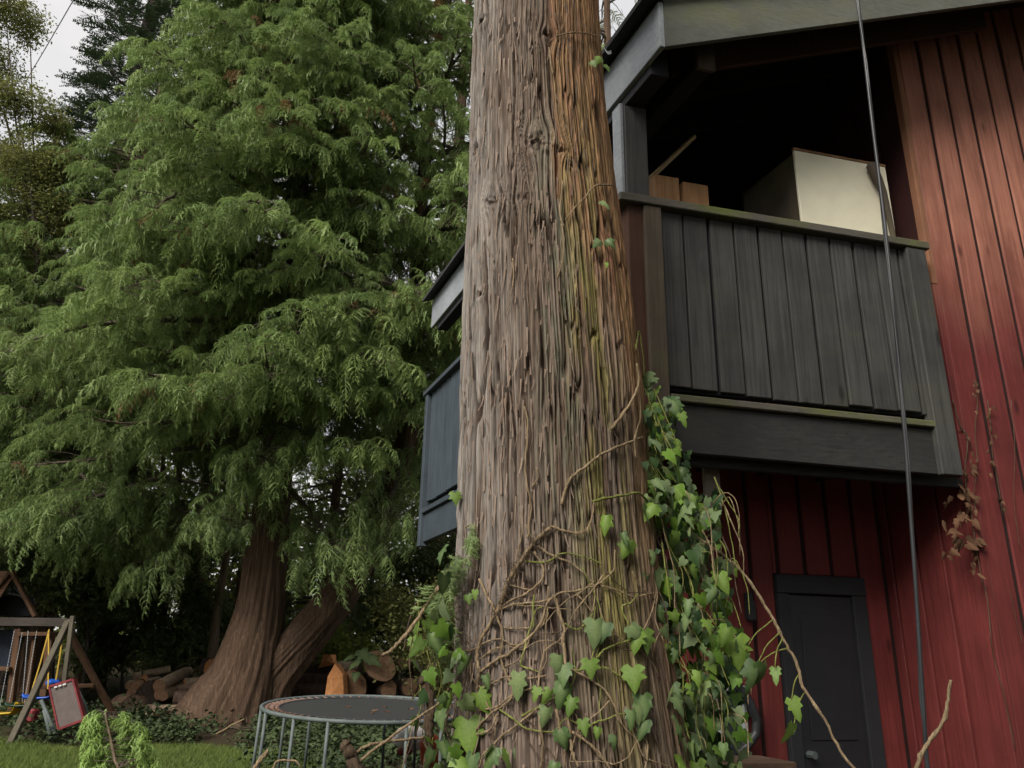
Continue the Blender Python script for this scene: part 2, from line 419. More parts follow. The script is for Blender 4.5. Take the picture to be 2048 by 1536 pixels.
hb('end_post', M['black_wood'], bal, -0.034, 0.04, 1.985, 2.135, 2.64, 4.186, 0.006)
hb('ledge', M['trim_wood'], bal, -0.032, 0.05, 0.228, 2.06, 2.935, 2.978, 0.006)
hb('edge_beam', M['black_wood_h'], bal, 0.0, 0.045, 0.226, 2.12, 2.645, 2.932, 0.006)
hb('lower_trim', M['black_wood_h'], bal, 0.10, 0.14, 0.3, 2.3, 2.60, 2.66)
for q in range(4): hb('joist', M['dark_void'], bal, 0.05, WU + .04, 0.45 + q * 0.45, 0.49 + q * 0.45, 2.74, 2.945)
hb('hanger_board', M['lumber_grey'], bal, 0.24, 0.27, 0.585, 0.685, 2.38, 2.74)

# --- side balcony, running back
sbal = MB().box(H, 2.62, 4.16, 0.06, 0.94, 2.95, 3.0, 0.002).build('side_balcony', M['skylit_wood_h'], house)
u = 0.13
while u < 4.05:
    u1 = min(u + 0.158, 4.09)
    MB().box(H, u + 0.009, u1 - 0.009, 0.006, 0.03, 3.02 + rnd.uniform(-.008, .008), 4.185, 0.004).build('plank', M['blue_wood'], sbal); u += 0.158
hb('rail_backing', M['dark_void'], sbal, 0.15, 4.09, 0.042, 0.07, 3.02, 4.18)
hb('rail_cap', M['skylit_wood_h'], sbal, 0.13, 4.22, -0.05, 0.12, 4.188, 4.24, 0.006)
hb('edge_beam', M['skylit_wood_h'], sbal, 0.12, 4.09, 0.0, 0.045, 2.62, 2.90, 0.006)
hb('ledge', M['skylit_wood_h'], sbal, 0.12, 4.09, -0.030, 0.05, 2.905, 2.955, 0.006)
hb('end_board', M['blue_wood'], sbal, 4.092, 4.18, -0.034, 0.06, 2.58, 4.186, 0.006)

# --- upper posts and roof
post = hb('roof_post', M['black_wood'], house, 0.005, 0.14, 0.02, 0.17, 4.247, 4.93)
hb('post_face', M['fascia_side'], post, 0.02, 0.12, -0.004, 0.018, 4.25, 4.95, 0.003)  # pale strip stands in for sky light on the post's left face
hb('eave_beam', M['soffit'], house, -0.30, 4.1, 0.03, 0.15, 4.935, 5.08)
RU0, RU1 = -0.46, 4.24; EV = 0.0; SL = 0.395
def roof_z(v): return 5.33 + SL * (v - EV)
def RF(u, v, h): return H(u, v, roof_z(v) + h)
roof = MB().box(RF, RU0 - 0.06, RU1 + 0.06, EV - 0.10, 4.0, 0.045, 0.085, 0.002).build('roof', M['shingle'], house)
MB().box(RF, RU0 + 0.03, RU1 - 0.03, EV + 0.04, 4.0, -0.02, 0.040, 0.001).build('sheathing', M['soffit'], roof)
MB().box(RF, RU0, RU0 + 0.035, EV + 0.036, 4.0, -0.335, 0.042, 0.004).build('rake_board', M['fascia'], roof)
MB().box(H, RU0 - 0.001, RU1, EV, EV + 0.034, 5.005, 5.345, 0.004).build('fascia_board', M['fascia_side'], roof)
# right-hand slope, mostly out of the frame
def RG(u, v, h): return H(u, v, roof_z(4.0) - SL * (v - 4.0) + h)
MB().box(RG, RU0 - 0.06, RU1 + 0.06, 4.0, 8.1, 0.045, 0.085, 0.002).build('roof_slope', M['shingle'], roof)
MB().box(RG, RU0, RU0 + 0.035, 4.0, 8.0, -0.335, 0.042, 0.004).build('rake_board', M['fascia'], roof)
# lookout beam whose end shows below the rake, and rafters
hb('lookout_beam', M['soffit'], roof, -0.27, 2.2, 0.355, 0.475, 5.08, 5.275)
hb('beam_end', M['post_wood'], roof, -0.30, -0.268, 0.350, 0.478, 5.06, 5.30, 0.006)
MB().box(RF, -0.10, -0.06, 0.3, 3.0, -0.30, -0.02, 0.004).build('rafter', M['post_red'], roof)
for q in range(1, 6): MB().box(RF, -0.1 + q * 0.55, -0.06 + q * 0.55, 0.1, 3.9, -0.16, -0.02, 0.003).build('rafter', M['soffit'], roof)
# shreds of peeling roofing felt at the eave
for (px, py) in ((1225, 52), (1240, 60), (1206, 92)):
    p = at(px, py, 4.15); mb = MB(); n = 5
    for i in range(n):
        t_ = i / (n - 1); c = p + Vector((0.05 * t_, 0, -0.03 * math.sin(t_ * 3.1) - 0.01 * i)); mb.v += [tuple(c + Vector((0, 0, 0.010))), tuple(c + Vector((0.006, 0.004, -0.012)))]
    for i in range(n - 1): mb.f.append((2 * i, 2 * i + 1, 2 * i + 3, 2 * i + 2))
    mb.build('felt_shred', M['white_frame'], roof)

# --- door, window, lamp under the balcony
D0, D1 = door_v; DZ = door_z
dr = hb('door', M['door'], house, WU - .012, WU + .012, D0 + .09, D1 - .11, 0.05, DZ - .13)
hb('door_frame', M['door_trim'], dr, WU - .030, WU + .012, D0 + .004, D0 + .088, 0.0, DZ - .124)
hb('door_frame', M['door_trim'], dr, WU - .030, WU + .012, D1 - .108, D1 - .004, 0.0, DZ - .124)
hb('door_frame', M['door_trim'], dr, WU - .034, WU + .012, D0 + .002, D1 - .002, DZ - .122, DZ - .004)
hb('door_panel', M['door'], dr, WU - .020, WU - .0125, D0 + .16, D1 - .18, 1.10, DZ - .25, 0.01)
hb('door_panel', M['door'], dr, WU - .020, WU - .0125, D0 + .16, D1 - .18, 0.2, 0.95, 0.01)
MB().tube([H(WU - .07, D0 + .13, 1.02), H(WU - .012, D0 + .13, 1.02)], .022, 8).build('door_handle', M['steel'], dr)
wn = hb('window', M['glass'], house, WU + .002, WU + .012, win_v1 - .88, win_v1 - .03, 0.93, win_z - .03)
hb('frame', M['white_frame'], wn, WU - .025, WU + .012, win_v1 - .034, win_v1 - .004, 0.92, win_z - .002)
hb('frame', M['white_frame'], wn, WU - .025, WU + .012, win_v1 - .20, win_v1 - .17, 0.95, win_z - .037)
hb('frame', M['white_frame'], wn, WU - .025, WU + .012, win_v1 - .88, win_v1 - .036, win_z - .035, win_z - .004)
hb('frame', M['white_frame'], wn, WU - .028, WU + .012, win_v1 - .88, win_v1 - .036, 0.915, 0.948)
lv, lz = VZ(1505, 1240, WU - .05)
lamp = hb('wall_lamp', M['door_trim'], house, WU - .05, WU, lv - .02, lv + .02, lz, lz + .17, 0.008)
hb('lamp_glass', M['door_trim'], lamp, WU - .07, WU - .02, lv - .025, lv + .025, lz - .01, lz + .12, 0.012)

# --- things standing on the balcony
def thing_mesh(name, mb, mat, label, cat, smooth=False, group=None):
    o = mb.build(name, mat, None, smooth); return tag(o, label, cat, group)
cab = empty('cabinet', H(0.45, 1.85, 3.0), 'cream laminate cabinet standing behind the balcony rail', 'cabinet')
cu = 0.17; c0, cz = VZ(1588, 300, cu); c1 = VZ(1770, 330, cu)[0]
hb('front_panel', M['cream'], cab, cu, cu + .02, c0, c1, 3.62, cz, 0.003)
hb('panel_edge', M['particle'], cab, cu - .002, cu + .022, c0 - .004, c1 + .003, cz + .0015, cz + .022, 0.002)
hb('side_panel', M['post_wood'], cab, cu + .023, .75, c0 + .005, c0 + .025, 3.62, cz - .015, 0.003)
hb('side_panel', M['post_wood'], cab, cu + .023, .75, c1 - .025, c1 - .005, 3.62, cz - .015, 0.003)
hb('plinth', M['particle'], cab, cu + .025, .73, c0 + .03, c1 - .03, 3.0, 3.62, 0.003)
hb('shelf', M['lumber_grey'], cab, cu + .025, .75, c0 + .03, c1 - .03, 4.4, 4.42, 0.003)
mb = MB(); p0 = at_u(1742, 330, 0.12); p1 = at_u(1768, 388, 0.12); p2 = Vector((p1.x + .10, p1.y + .02, 3.0))
mb.tube([p0 + Vector((-.008, 0, .02)), p0, p0.lerp(p1, .5), p1, p1.lerp(p2, .3), p2], [0.012, 0.036, 0.034, 0.022, 0.016, 0.016], 10)
thing_mesh('tool_handle', mb, M['post_wood'], 'dark tool handle leaning on the cream cabinet', 'tool', True)
mb = MB().box(H, 0.17, 0.30, 0.31, 0.485, 3.0, 4.565, 0.004)
thing_mesh('lumber_post', mb, M['lumber'], 'raw orange timber upright beside the roof post', 'timber')
mb = MB().box(H, 0.17, 0.30, 0.51, 0.695, 3.0, 4.545, 0.004)
thing_mesh('lumber_post', mb, M['lumber'], 'raw orange timber upright, farther from the roof post', 'timber')
a = H(0.5, 0.51, 4.80); b = H(0.55, 0.88, 5.23); c = a + (a - b) * 4.0; c = Vector((c.x, c.y, 3.0)) if c.z < 3 else c
mb = MB(); mb.tube([a + (a - b) * 1.2, a, b], 0.018, 4); mb.tube([a + (a - b) * 1.2, H(0.5, 0.2, 3.0)], 0.018, 4)
thing_mesh('wood_stick', mb, M['lumber_pale'], 'thin pale stick leaning inside the dark balcony', 'stick')
a = H(0.5, *VZ(1795, 378, .5)); b = H(0.5, VZ(1830, 480, .5)[0] - .02, 3.0)
mb = MB(); mb.tube([a, a.lerp(b, .3), b], 0.011, 8)
thing_mesh('white_rod', mb, M['white_frame'], 'thin white rod leaning against the red return wall', 'rod', True)

# --- hanging cable in front of the house
pts = [(1712, -50), (1716, 0), (1731, 130), (1745, 250), (1770, 450), (1790, 640), (1812, 900), (1830, 1150), (1846, 1400), (1852, 1500), (1856, 1560)]
P3 = [at(x, y, 3.72 + 0.0001 * y) for x, y in pts]
top = P3[0] + (P3[0] - P3[1]).normalized() * 3.0; bot = Vector((P3[-1].x - .03, P3[-1].y, 0.02))
P3 = [top] + P3 + [P3[-1].lerp(bot, .5), bot]
def twin(P, off): return [p + Vector((off * math.cos(i * 1.7), off * math.sin(i * 1.7) , 0)) for i, p in enumerate(P)]
mb = MB(); mb.tube(P3, 0.0095, 8); mb.tube(twin(P3, 0.0105), 0.0055, 6)
thing_mesh('cable', mb, M['rubber'], 'black cable hanging down in front of the balcony', 'cable', True)

# --- black drain hose by the window, and the bench below it
hp = [VZ(x, y, WU - .06) for x, y in ((1440, 1320), (1475, 1372), (1500, 1405), (1514, 1440), (1512, 1468), (1495, 1492), (1475, 1515))]
mb = MB(); pp = []; rr = []
for i in range(len(hp) - 1):
    for k in range(6):
        t_ = k / 6; v_ = hp[i][0] * (1 - t_) + hp[i + 1][0] * t_; z_ = hp[i][1] * (1 - t_) + hp[i + 1][1] * t_
        pp.append(H(WU - .06, v_, z_)); rr.append(0.026 if k % 2 else 0.030)
mb.tube(pp, rr, 10)
thing_mesh('drain_hose', mb, M['rubber'], 'black corrugated hose beside the window under the balcony', 'hose', True)
bench = empty('bench', H(-0.1, 0.5, 0), 'brown wooden bench under the balcony, behind the ivy', 'bench')
for q in range(4): hb('seat_board', M['bench_wood'], bench, -0.05 + q * 0.075, 0.02 + q * 0.075, -0.3, 0.80, 1.045, 1.08, 0.004)
for (uu, vv) in ((-0.02, -0.25), (-0.02, 0.70), (0.18, -0.25), (0.18, 0.70)): hb('leg', M['bench_wood'], bench, uu, uu + 0.05, vv, vv + 0.05, 0.0, 1.044, 0.004)
hb('apron', M['bench_wood'], bench, -0.045, -0.022, -0.28, 0.78, 0.96, 1.043, 0.004)

# ================================================================== FOREGROUND CEDAR TRUNK
TY = 3.0
_rows = [(0, 948, 1196), (200, 940, 1208), (400, 935, 1232), (600, 925, 1262), (800, 918, 1285), (1000, 915, 1300), (1200, 908, 1325), (1400, 905, 1362), (1536, 900, 1388)]
_z, _c, _r = [], [], []
for y, l, r in _rows[::-1]:
    L = at(l, y, TY); R = at(r, y, TY); _z.append((L.z + R.z) / 2); _c.append((L.x + R.x) / 2); _r.append((R.x - L.x) / 2 * 0.975)
_z = [0.0, 0.6] + _z + [8.0, 14.0]; _c = [0.27, 0.25] + _c + [0.03, -0.05]; _r = [0.62, 0.50] + _r + [0.225, 0.12]
def tc_(z): return np.interp(z, _z, _c)
def tr_(z): return np.interp(z, _z, _r)
KN = [(985, 405, .055), (1075, 285, .075), (955, 300, .05), (965, 45, .05), (1095, 70, .05), (960, 590, .03), (1120, 300, .045), (1045, 395, .035)]

def trunk_hit(px, py, off=0.0):
    d = ray(px, py); z = CP.z + d.z * 2.65 / d.y
    for _ in range(8):
        cx = float(tc_(z)); r = float(tr_(z)) + off
        ox, oy = CP.x - cx, CP.y - TY; A = d.x ** 2 + d.y ** 2; B = ox * d.x + oy * d.y; Cc = ox * ox + oy * oy - r * r
        D = B * B - A * Cc; t = (-B - math.sqrt(max(D, 0))) / A; z = CP.z + d.z * t
    return CP + d * t

def make_trunk():
    nf, nb = 430, 50
    th = np.concatenate([np.linspace(-math.pi / 2 - 1.68, -math.pi / 2 + 1.68, nf), np.linspace(-math.pi / 2 + 1.68, 1.5 * math.pi - 1.68, nb + 2)[1:-1]])
    zz = np.concatenate([np.linspace(0, 1.02, 40), np.linspace(1.03, 4.95, 1080), np.linspace(5.0, 14.0, 110)])
    T, Z = np.meshgrid(th, zz)
    A = (T + math.pi / 2) * 0.36                       # arc coordinate in metres, 0 faces the camera
    W = A + 0.022 * (fbm(A * 3.2, Z * 0.8, 3) - .5) * 2 + 0.0045 * (fbm(A * 14, Z * 3, 5, 2) - .5) * 2
    bulge = np.zeros_like(A); sw = np.zeros_like(A); knotm = np.zeros_like(A)
    for (px, py, s) in KN:
        p = trunk_hit(px, py); t0 = math.atan2(p.y - TY, p.x - float(tc_(p.z))); a0 = (t0 + math.pi / 2) * 0.36
        if a0 > 1.2: a0 -= 2 * math.pi * 0.36
        dx = A - a0; dz = Z - p.z; g = np.exp(-(dx / s) ** 2 - (dz / (s * 1.3)) ** 2)
        bulge += 0.026 * g * (s / .05) * (.6 + .8 * vn(A / .02, Z / .03, 44)); W -= dx * 0.9 * g; knotm = np.maximum(knotm, np.exp(-(dx / (s * .75)) ** 2 - (dz / (s * .45)) ** 2))
    def rid(x, y, sd): return 1 - np.abs(2 * vn(x, y, sd) - 1)
    def fib(w, ln, sd, tilt=0.0):
        """overlapping vertical strips: rounded across, random height, lower ends lifting off"""
        x = W / w + .55 * (vn(W / (w * 3), Z / (ln * .8), sd + 9) - .5); ci = np.floor(x); fx = x - ci
        zs = Z / ln * (.7 + .6 * _h(ci, ci * 0, sd + 3)) + 13 * _h(ci, ci * 0 + 1, sd); k = np.floor(zs); fz = zs - k
        win = np.clip(np.minimum(fz, 1 - fz) * 5, 0, 1); hh = .5 + (_h(ci, k, sd + 1) - .5) * win; lift = np.where(_h(ci, k, sd + 2) > .55, 1, 0) * (1 - fz) ** 4 * np.clip(fz * 14, 0, 1)
        prof = 1 - np.abs(2 * fx - 1) ** 5 - .25 * (2 * fx - 1) ** 2; return prof, hh, lift, np.minimum(fx, 1 - fx)
    p1, r1, l1, e1 = fib(.027, .70, 11); p2, r2, l2, e2 = fib(.0108, .42, 12)
    h1 = p1; h2 = p2 * .6 + r2 * .4; h3 = vn(W / 0.0068, Z / 0.16, 13); h4 = vn(W / 0.0042, Z / 0.05, 14)
    cA = vn(W / 0.026, Z / 0.70, 21); cB = vn(W / 0.013, Z / 0.36, 22)
    gate = sstep(.2, .5, vn(A / .09, Z / .45, 23))
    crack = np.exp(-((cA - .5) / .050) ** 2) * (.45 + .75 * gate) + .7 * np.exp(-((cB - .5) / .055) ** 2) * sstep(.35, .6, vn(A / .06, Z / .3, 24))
    kr = knotm * (vn(W / .006, Z / .015, 41) - .5) * .03
    disp = .006 * (p1 - .7) + .006 * (r1 - .5) + .005 * (p2 - .7) + .0065 * (r2 - .5) + .002 * l1 + .0025 * l2 + .005 * (h3 - .5) + .003 * (h4 - .5) - .020 * np.clip(crack, 0, 1) + .45 * bulge - 0.012 * knotm + kr
    flute = .045 * (fbm(T * 1.15 + 9, Z * 0.22, 51, 2) - .5) * (1 + 1.2 * np.exp(-Z))
    R = tr_(Z) * (1 + flute) + disp
    X = tc_(Z) + R * np.cos(T); Y = TY + R * np.sin(T)
    V = np.stack([X, Y, Z], -1).reshape(-1, 3)
    nc = len(th); i = (np.arange(len(zz) - 1)[:, None] * nc); j = np.arange(nc)[None, :]; j2 = (j + 1) % nc
    Q = np.stack([i + j, i + j2, i + j2 + nc, i + j + nc], -1).reshape(-1, 4)
    # colours of the bark, crease shade painted in: weathered grey left, red brown where shed, algae and tan towards the right
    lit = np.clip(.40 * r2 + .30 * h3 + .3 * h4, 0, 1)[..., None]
    pat = fbm(W / .09, Z / .55, 61)[..., None]; fine = np.clip(.55 * r2 + .25 * r1 + .3 * vn(W / .009, Z / .2, 62) - .05, 0, 1)[..., None]
    grey = np.array([.250, .205, .168]); lil = np.array([.315, .290, .262]); brn = np.array([.165, .112, .080]); red = np.array([.20, .088, .05]); tan = np.array([.39, .235, .115]); olv = np.array([.30, .265, .095]); lich = np.array([.19, .205, .145])
    col = brn + (grey - brn) * sstep(.25, .7, pat * .5 + fine * .55)
    L = sstep(-.04, -.36, A + .05 * (pat[..., 0] - .5))[..., None]; col = col + (lil - col) * L * sstep(.25, .65, fine * .6 + pat * .5)
    edge = A - (.035 + .02 * (fbm(A * 0 + 2, Z * 2, 71) - .5))
    RT = sstep(-.01, .03, edge + .10 * (fbm(W / .05, Z / .6, 72) - .5))[..., None] * sstep(1.9, 2.5, Z)[..., None]
    tn = tan + (red * 1.2 - tan) * sstep(.5, .85, fine) * .8
    RE = sstep(.22, .42, A)[..., None]
    col = col + (tn - col) * np.clip(RT * sstep(2.3, 3.2, Z)[..., None] * .8 + RE * .75, 0, .9)
    OL = (np.exp(-((A - .16) / .11) ** 2) * sstep(4.2, 2.9, Z) * (.35 + .65 * sstep(.9, 1.8, Z)))[..., None] * sstep(.38, .6, fbm(W / .035, Z / .4, 73))[..., None]
    col = col + (olv - col) * OL * .95
    LI = (np.exp(-((A - .02) / .08) ** 2) * np.exp(-((Z - 2.7) / .9) ** 2))[..., None] * sstep(.4, .6, fbm(W / .02, Z / .15, 74))[..., None]
    col = col + (lich - col) * LI * .8
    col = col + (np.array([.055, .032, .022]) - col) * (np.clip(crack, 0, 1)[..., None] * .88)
    col = col + (np.array([.13, .085, .06]) - col) * (knotm[..., None] * .45)
    ex = (np.exp(-((A - .045) / .012) ** 2) * sstep(3.22, 3.27, Z) * sstep(3.52, 3.47, Z))[..., None]
    col = col + (np.array([.30, .13, .06]) - col) * ex * .8
    bas = sstep(1.9, 1.2, Z)[..., None]; col = col + (np.array([.175, .125, .10]) - col) * bas * .55 * (1 - OL)
    col = col * (.22 + .92 * lit) * (.55 + .5 * sstep(0, .16, e2)[..., None]) * (.6 + .42 * sstep(0, .10, e1)[..., None])  # grooves darkened: dark inner bark plus crease shade put into the colour
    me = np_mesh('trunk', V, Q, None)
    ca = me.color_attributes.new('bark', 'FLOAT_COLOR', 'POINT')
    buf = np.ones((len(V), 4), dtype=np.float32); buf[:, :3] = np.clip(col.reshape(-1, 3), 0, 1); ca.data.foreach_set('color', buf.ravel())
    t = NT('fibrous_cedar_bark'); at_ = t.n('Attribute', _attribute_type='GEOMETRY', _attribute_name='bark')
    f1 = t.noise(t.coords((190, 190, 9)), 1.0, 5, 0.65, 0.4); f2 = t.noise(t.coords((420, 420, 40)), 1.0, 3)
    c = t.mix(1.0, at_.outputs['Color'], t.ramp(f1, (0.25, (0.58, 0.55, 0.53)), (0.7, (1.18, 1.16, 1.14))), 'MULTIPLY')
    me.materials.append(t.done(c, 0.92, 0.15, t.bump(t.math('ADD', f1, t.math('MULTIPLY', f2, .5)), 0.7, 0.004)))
    return me
tree0 = empty('cedar_tree', (0.25, TY, 0), 'huge foreground cedar trunk with fibrous grey and orange bark', 'tree')
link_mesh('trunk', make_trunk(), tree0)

# loose shreds of bark curling off the trunk
def make_shreds():
    mb = MB()
    for _ in range(900):
        py = rnd.uniform(-20, 1536); px = rnd.uniform(float(np.interp(py, [q[0] for q in _rows], [q[1] for q in _rows])) + 8, float(np.interp(py, [q[0] for q in _rows], [q[2] for q in _rows])) - 14)
        p = trunk_hit(px, py, 0.004); n = Vector((p.x - float(tc_(p.z)), p.y - TY, 0)).normalized(); s = n.cross(Vector((0, 0, 1)))
        L = rnd.uniform(.03, .13); wd = rnd.uniform(.0012, .004); curl = rnd.uniform(.0, .018); sx = rnd.uniform(-.012, .012); up = rnd.choice((1, -1, -1))
        b = len(mb.v)
        for i in range(5):
            t = i / 4; c = p + Vector((0, 0, up * L * t)) + n * (curl * t * t) + s * (sx * t * t); ww = wd * (1 - .7 * t)
            mb.v += [tuple(c - s * ww), tuple(c + s * ww + n * .001)]
        for i in range(4): mb.f.append((b + 2 * i, b + 2 * i + 1, b + 2 * i + 3, b + 2 * i + 2))
    o = mb.build('bark_shreds', wood('bark_shred', (.16, .105, .075), (.36, .28, .22), 'Z', None, 0, .95, 200, False), tree0); o['kind'] = 'stuff'
make_shreds()

# ================================================================== SCATTER (geometry nodes) for foliage masses
SRC = bpy.data.collections.new('foliage_pieces')
def scatter(name, pts, rot, scl, tint, idx, meshes, par=None):
    col = bpy.data.collections.new('pieces_' + name)
    for k, me in enumerate(meshes):
        o = bpy.data.objects.new('piece_%s_%02d' % (name, k), me); col.objects.link(o)
    me = bpy.data.meshes.new(name); me.vertices.add(len(pts)); me.vertices.foreach_set('co', np.asarray(pts, dtype=np.float32).ravel())
    a = me.attributes.new('rot', 'FLOAT_VECTOR', 'POINT'); a.data.foreach_set('vector', np.asarray(rot, dtype=np.float32).ravel())
    a = me.attributes.new('scl', 'FLOAT', 'POINT'); a.data.foreach_set('value', np.asarray(scl, dtype=np.float32))
    a = me.attributes.new('tint', 'FLOAT', 'POINT'); a.data.foreach_set('value', np.asarray(tint, dtype=np.float32))
    a = me.attributes.new('pick', 'INT', 'POINT'); a.data.foreach_set('value', np.asarray(idx, dtype=np.int32))
    o = bpy.data.objects.new(name, me); COL.objects.link(o)
    for ms in meshes[:1]:
        for mt in ms.materials: me.materials.append(mt)
    ng = bpy.data.node_groups.new('scatter_' + name, 'GeometryNodeTree')
    ng.interface.new_socket('Geometry', in_out='INPUT', socket_type='NodeSocketGeometry'); ng.interface.new_socket('Geometry', in_out='OUTPUT', socket_type='NodeSocketGeometry')
    N = ng.nodes.new; gi = N('NodeGroupInput'); go = N('NodeGroupOutput')
    ci = N('GeometryNodeCollectionInfo'); ci.inputs['Collection'].default_value = col; ci.inputs['Separate Children'].default_value = True; ci.inputs['Reset Children'].default_value = True
    iop = N('GeometryNodeInstanceOnPoints'); iop.inputs['Pick Instance'].default_value = True
    def attr(nm, ty):
        n = N('GeometryNodeInputNamedAttribute'); n.data_type = ty; n.inputs['Name'].default_value = nm; return n.outputs['Attribute']
    l = ng.links.new
    l(gi.outputs[0], iop.inputs['Points']); l(ci.outputs[0], iop.inputs['Instance']); l(attr('pick', 'INT'), iop.inputs['Instance Index'])
    er = N('FunctionNodeEulerToRotation'); l(attr('rot', 'FLOAT_VECTOR'), er.inputs[0]); l(er.outputs[0], iop.inputs['Rotation'])
    l(attr('scl', 'FLOAT'), iop.inputs['Scale']); l(iop.outputs[0], go.inputs[0])
    md = o.modifiers.new('scatter', 'NODES'); md.node_group = ng
    o['kind'] = 'stuff'
    if par is not None: parent_scatter(o, par)
    return o
def parent_scatter(o, par):
    parent(o, par)
def euler_from(y, z):
    """euler whose local +Y is y and local +Z is nearest to z"""
    y = y.normalized(); x = y.cross(z)
    if x.length < 1e-4: x = y.cross(Vector((1, 0, 0.01)))
    x.normalize(); z2 = x.cross(y); return Matrix((x, y, z2)).transposed().to_euler()

def attr_float(me, name, vals):
    a = me.attributes.new(name, 'FLOAT', 'POINT'); a.data.foreach_set('value', np.asarray(vals, dtype=np.float32))

# cedar spray: an arching twig with drooping, lobed branchlets
def cedar_spray(name, mat, seed, droop=1.0, wid=1.0, nb=12):
    r = random.Random(seed); mb = MB(); tips = []
    def strip(P, w0, w1, t0, t1, nrm):
        b = len(mb.v); k = len(P)
        for i, p in enumerate(P):
            t = i / (k - 1); d = (P[min(i + 1, k - 1)] - P[max(i - 1, 0)]).normalized(); s = d.cross(nrm)
            s = s.normalized() if s.length > 1e-4 else Vector((1, 0, 0)); ww = w0 * (1 - t) + w1 * t
            mb.v += [tuple(p - s * ww), tuple(p + s * ww)]; tips.extend([t0 * (1 - t) + t1 * t] * 2)
        for i in range(k - 1): mb.f.append((b + 2 * i, b + 2 * i + 1, b + 2 * i + 3, b + 2 * i + 2))
    def rach(t): return Vector((0.05 * math.sin(t * 4 + seed), t * (1 - .10 * t), 0.25 * t - 0.55 * droop * t * t))
    strip([rach(i / 6) for i in range(7)], .012, .006, 0, .6, Vector((0, 0, 1)))
    for i in range(nb):
        t = .04 + .96 * i / (nb - 1)
        for sd in (-1, 1):
            if r.random() < .10: continue
            p = rach(t); L = (.30 * (1 - t) ** .6 + .13) * r.uniform(.65, 1.3) * wid; sp = r.uniform(.45, .95); fy = r.uniform(.35, .8); dr = droop * r.uniform(.35, .75); bow = r.uniform(-.1, .1)
            P = []
            for k in range(5):
                q = k / 4
                P.append(p + Vector((sd * L * sp * (q - .35 * q * q) + bow * L * q * q, L * fy * q * (1 - .5 * q), L * (.16 * q - dr * q * q))))
            nrm = Vector((sd * .35 + r.uniform(-.4, .4), r.uniform(-.9, .1), 1)).normalized()
            strip(P, .027, .007, .15 + .4 * t, 1.0, nrm)
            for k in range(1, 5):
                for s2 in (-1, 1):
                    q = P[k]; d = (P[k] - P[k - 1]).normalized(); sv = d.cross(nrm).normalized()
                    l2 = L * .42 * (1.2 - k * .17) * r.uniform(.5, 1.4)
                    e = q + d * l2 * r.uniform(.6, 1) + sv * (s2 * l2 * r.uniform(.4, .75)) + Vector((0, 0, -l2 * r.uniform(.0, .4) * droop))
                    b = len(mb.v)
                    mb.v += [tuple(q - d * .028), tuple(q + d * .024), tuple(e)]; mb.f.append((b, b + 1, b + 2)); tt = .2 + .4 * t + .1 * k; tips.extend([tt * .6, tt * .6, min(1, tt)])
    me = bpy.data.meshes.new(name); me.from_pydata(mb.v, [], mb.f); me.materials.append(mat); attr_float(me, 'tip', tips)
    return me

def leaf_cluster(name, mat, seed, n=14, size=.09, spread=.35, long=1.7, droop=.3):
    r = random.Random(seed); mb = MB(); tips = []
    for i in range(n):
        c = Vector((r.gauss(0, spread * .5), r.gauss(0, spread * .5), r.gauss(0, spread * .4)))
        d = Vector((r.gauss(0, 1), r.gauss(0, 1), r.gauss(-droop, .5))).normalized(); nn = Vector((r.gauss(0, .6), r.gauss(0, .6), 1)); s = d.cross(nn).normalized(); u = s.cross(d)
        L = size * r.uniform(.7, 1.3); w_ = L / long * .5; b = len(mb.v)
        mb.v += [tuple(c), tuple(c + d * L * .45 + s * w_ - u * .08 * L), tuple(c + d * L - u * .18 * L), tuple(c + d * L * .45 - s * w_ - u * .08 * L), tuple(c + d * L * .5)]
        mb.f += [(b, b + 1, b + 4), (b + 1, b + 2, b + 4), (b + 2, b + 3, b + 4), (b + 3, b, b + 4)]
        tt = r.random() * .6; tips += [tt] * 5
    me = bpy.data.meshes.new(name); me.from_pydata(mb.v, [], mb.f); me.materials.append(mat); attr_float(me, 'tip', tips)
    return me

FM = {}
FM['cedar'] = leaf_mat('cedar_foliage', (0.056, 0.096, 0.046), (0.222, 0.296, 0.100), 0.36, 0.5, tip=True)
FM['cedar_far'] = leaf_mat('cedar_foliage_far', (0.088, 0.126, 0.054), (0.245, 0.295, 0.102), 0.40, 0.55, tip=True)
FM['fir'] = leaf_mat('fir_foliage', (0.026, 0.046, 0.028), (0.060, 0.090, 0.044), 0.15, 0.5, tip=True)
FM['decid'] = leaf_mat('deciduous_foliage', (0.110, 0.125, 0.036), (0.230, 0.235, 0.075), 0.5, 0.5, tip=False)
FM['lime'] = leaf_mat('lime_foliage', (0.120, 0.160, 0.030), (0.260, 0.310, 0.060), 0.55, 0.5, tip=False)
FM['laurel'] = leaf_mat('laurel_foliage', (0.060, 0.092, 0.030), (0.160, 0.205, 0.062), 0.38, 0.42, tip=False, spec=0.5)
FM['groundivy'] = leaf_mat('ground_ivy_leaves', (0.022, 0.038, 0.014), (0.055, 0.080, 0.026), 0.12, 0.75)
FM['dead'] = leaf_mat('dead_cedar_foliage', (0.16, 0.095, 0.045), (0.30, 0.19, 0.09), 0.25, 0.7)
def pick(r, n): return n - 1 if r.random() < .04 else r.randrange(n - 1)
SPR = [cedar_spray('cedar_spray', FM['cedar'], 100 + k, 1.0 + .4 * (k % 3), 1.0, 12) for k in range(5)]
SPRF = [cedar_spray('cedar_spray_far', FM['cedar_far'], 200 + k, 1.1, 1.05, 10) for k in range(3)]
SPR.append(cedar_spray('dead_spray', FM['dead'], 190, 1.3, .8, 8)); SPRF.append(cedar_spray('dead_spray_far', FM['dead'], 290, 1.3, .8, 8))
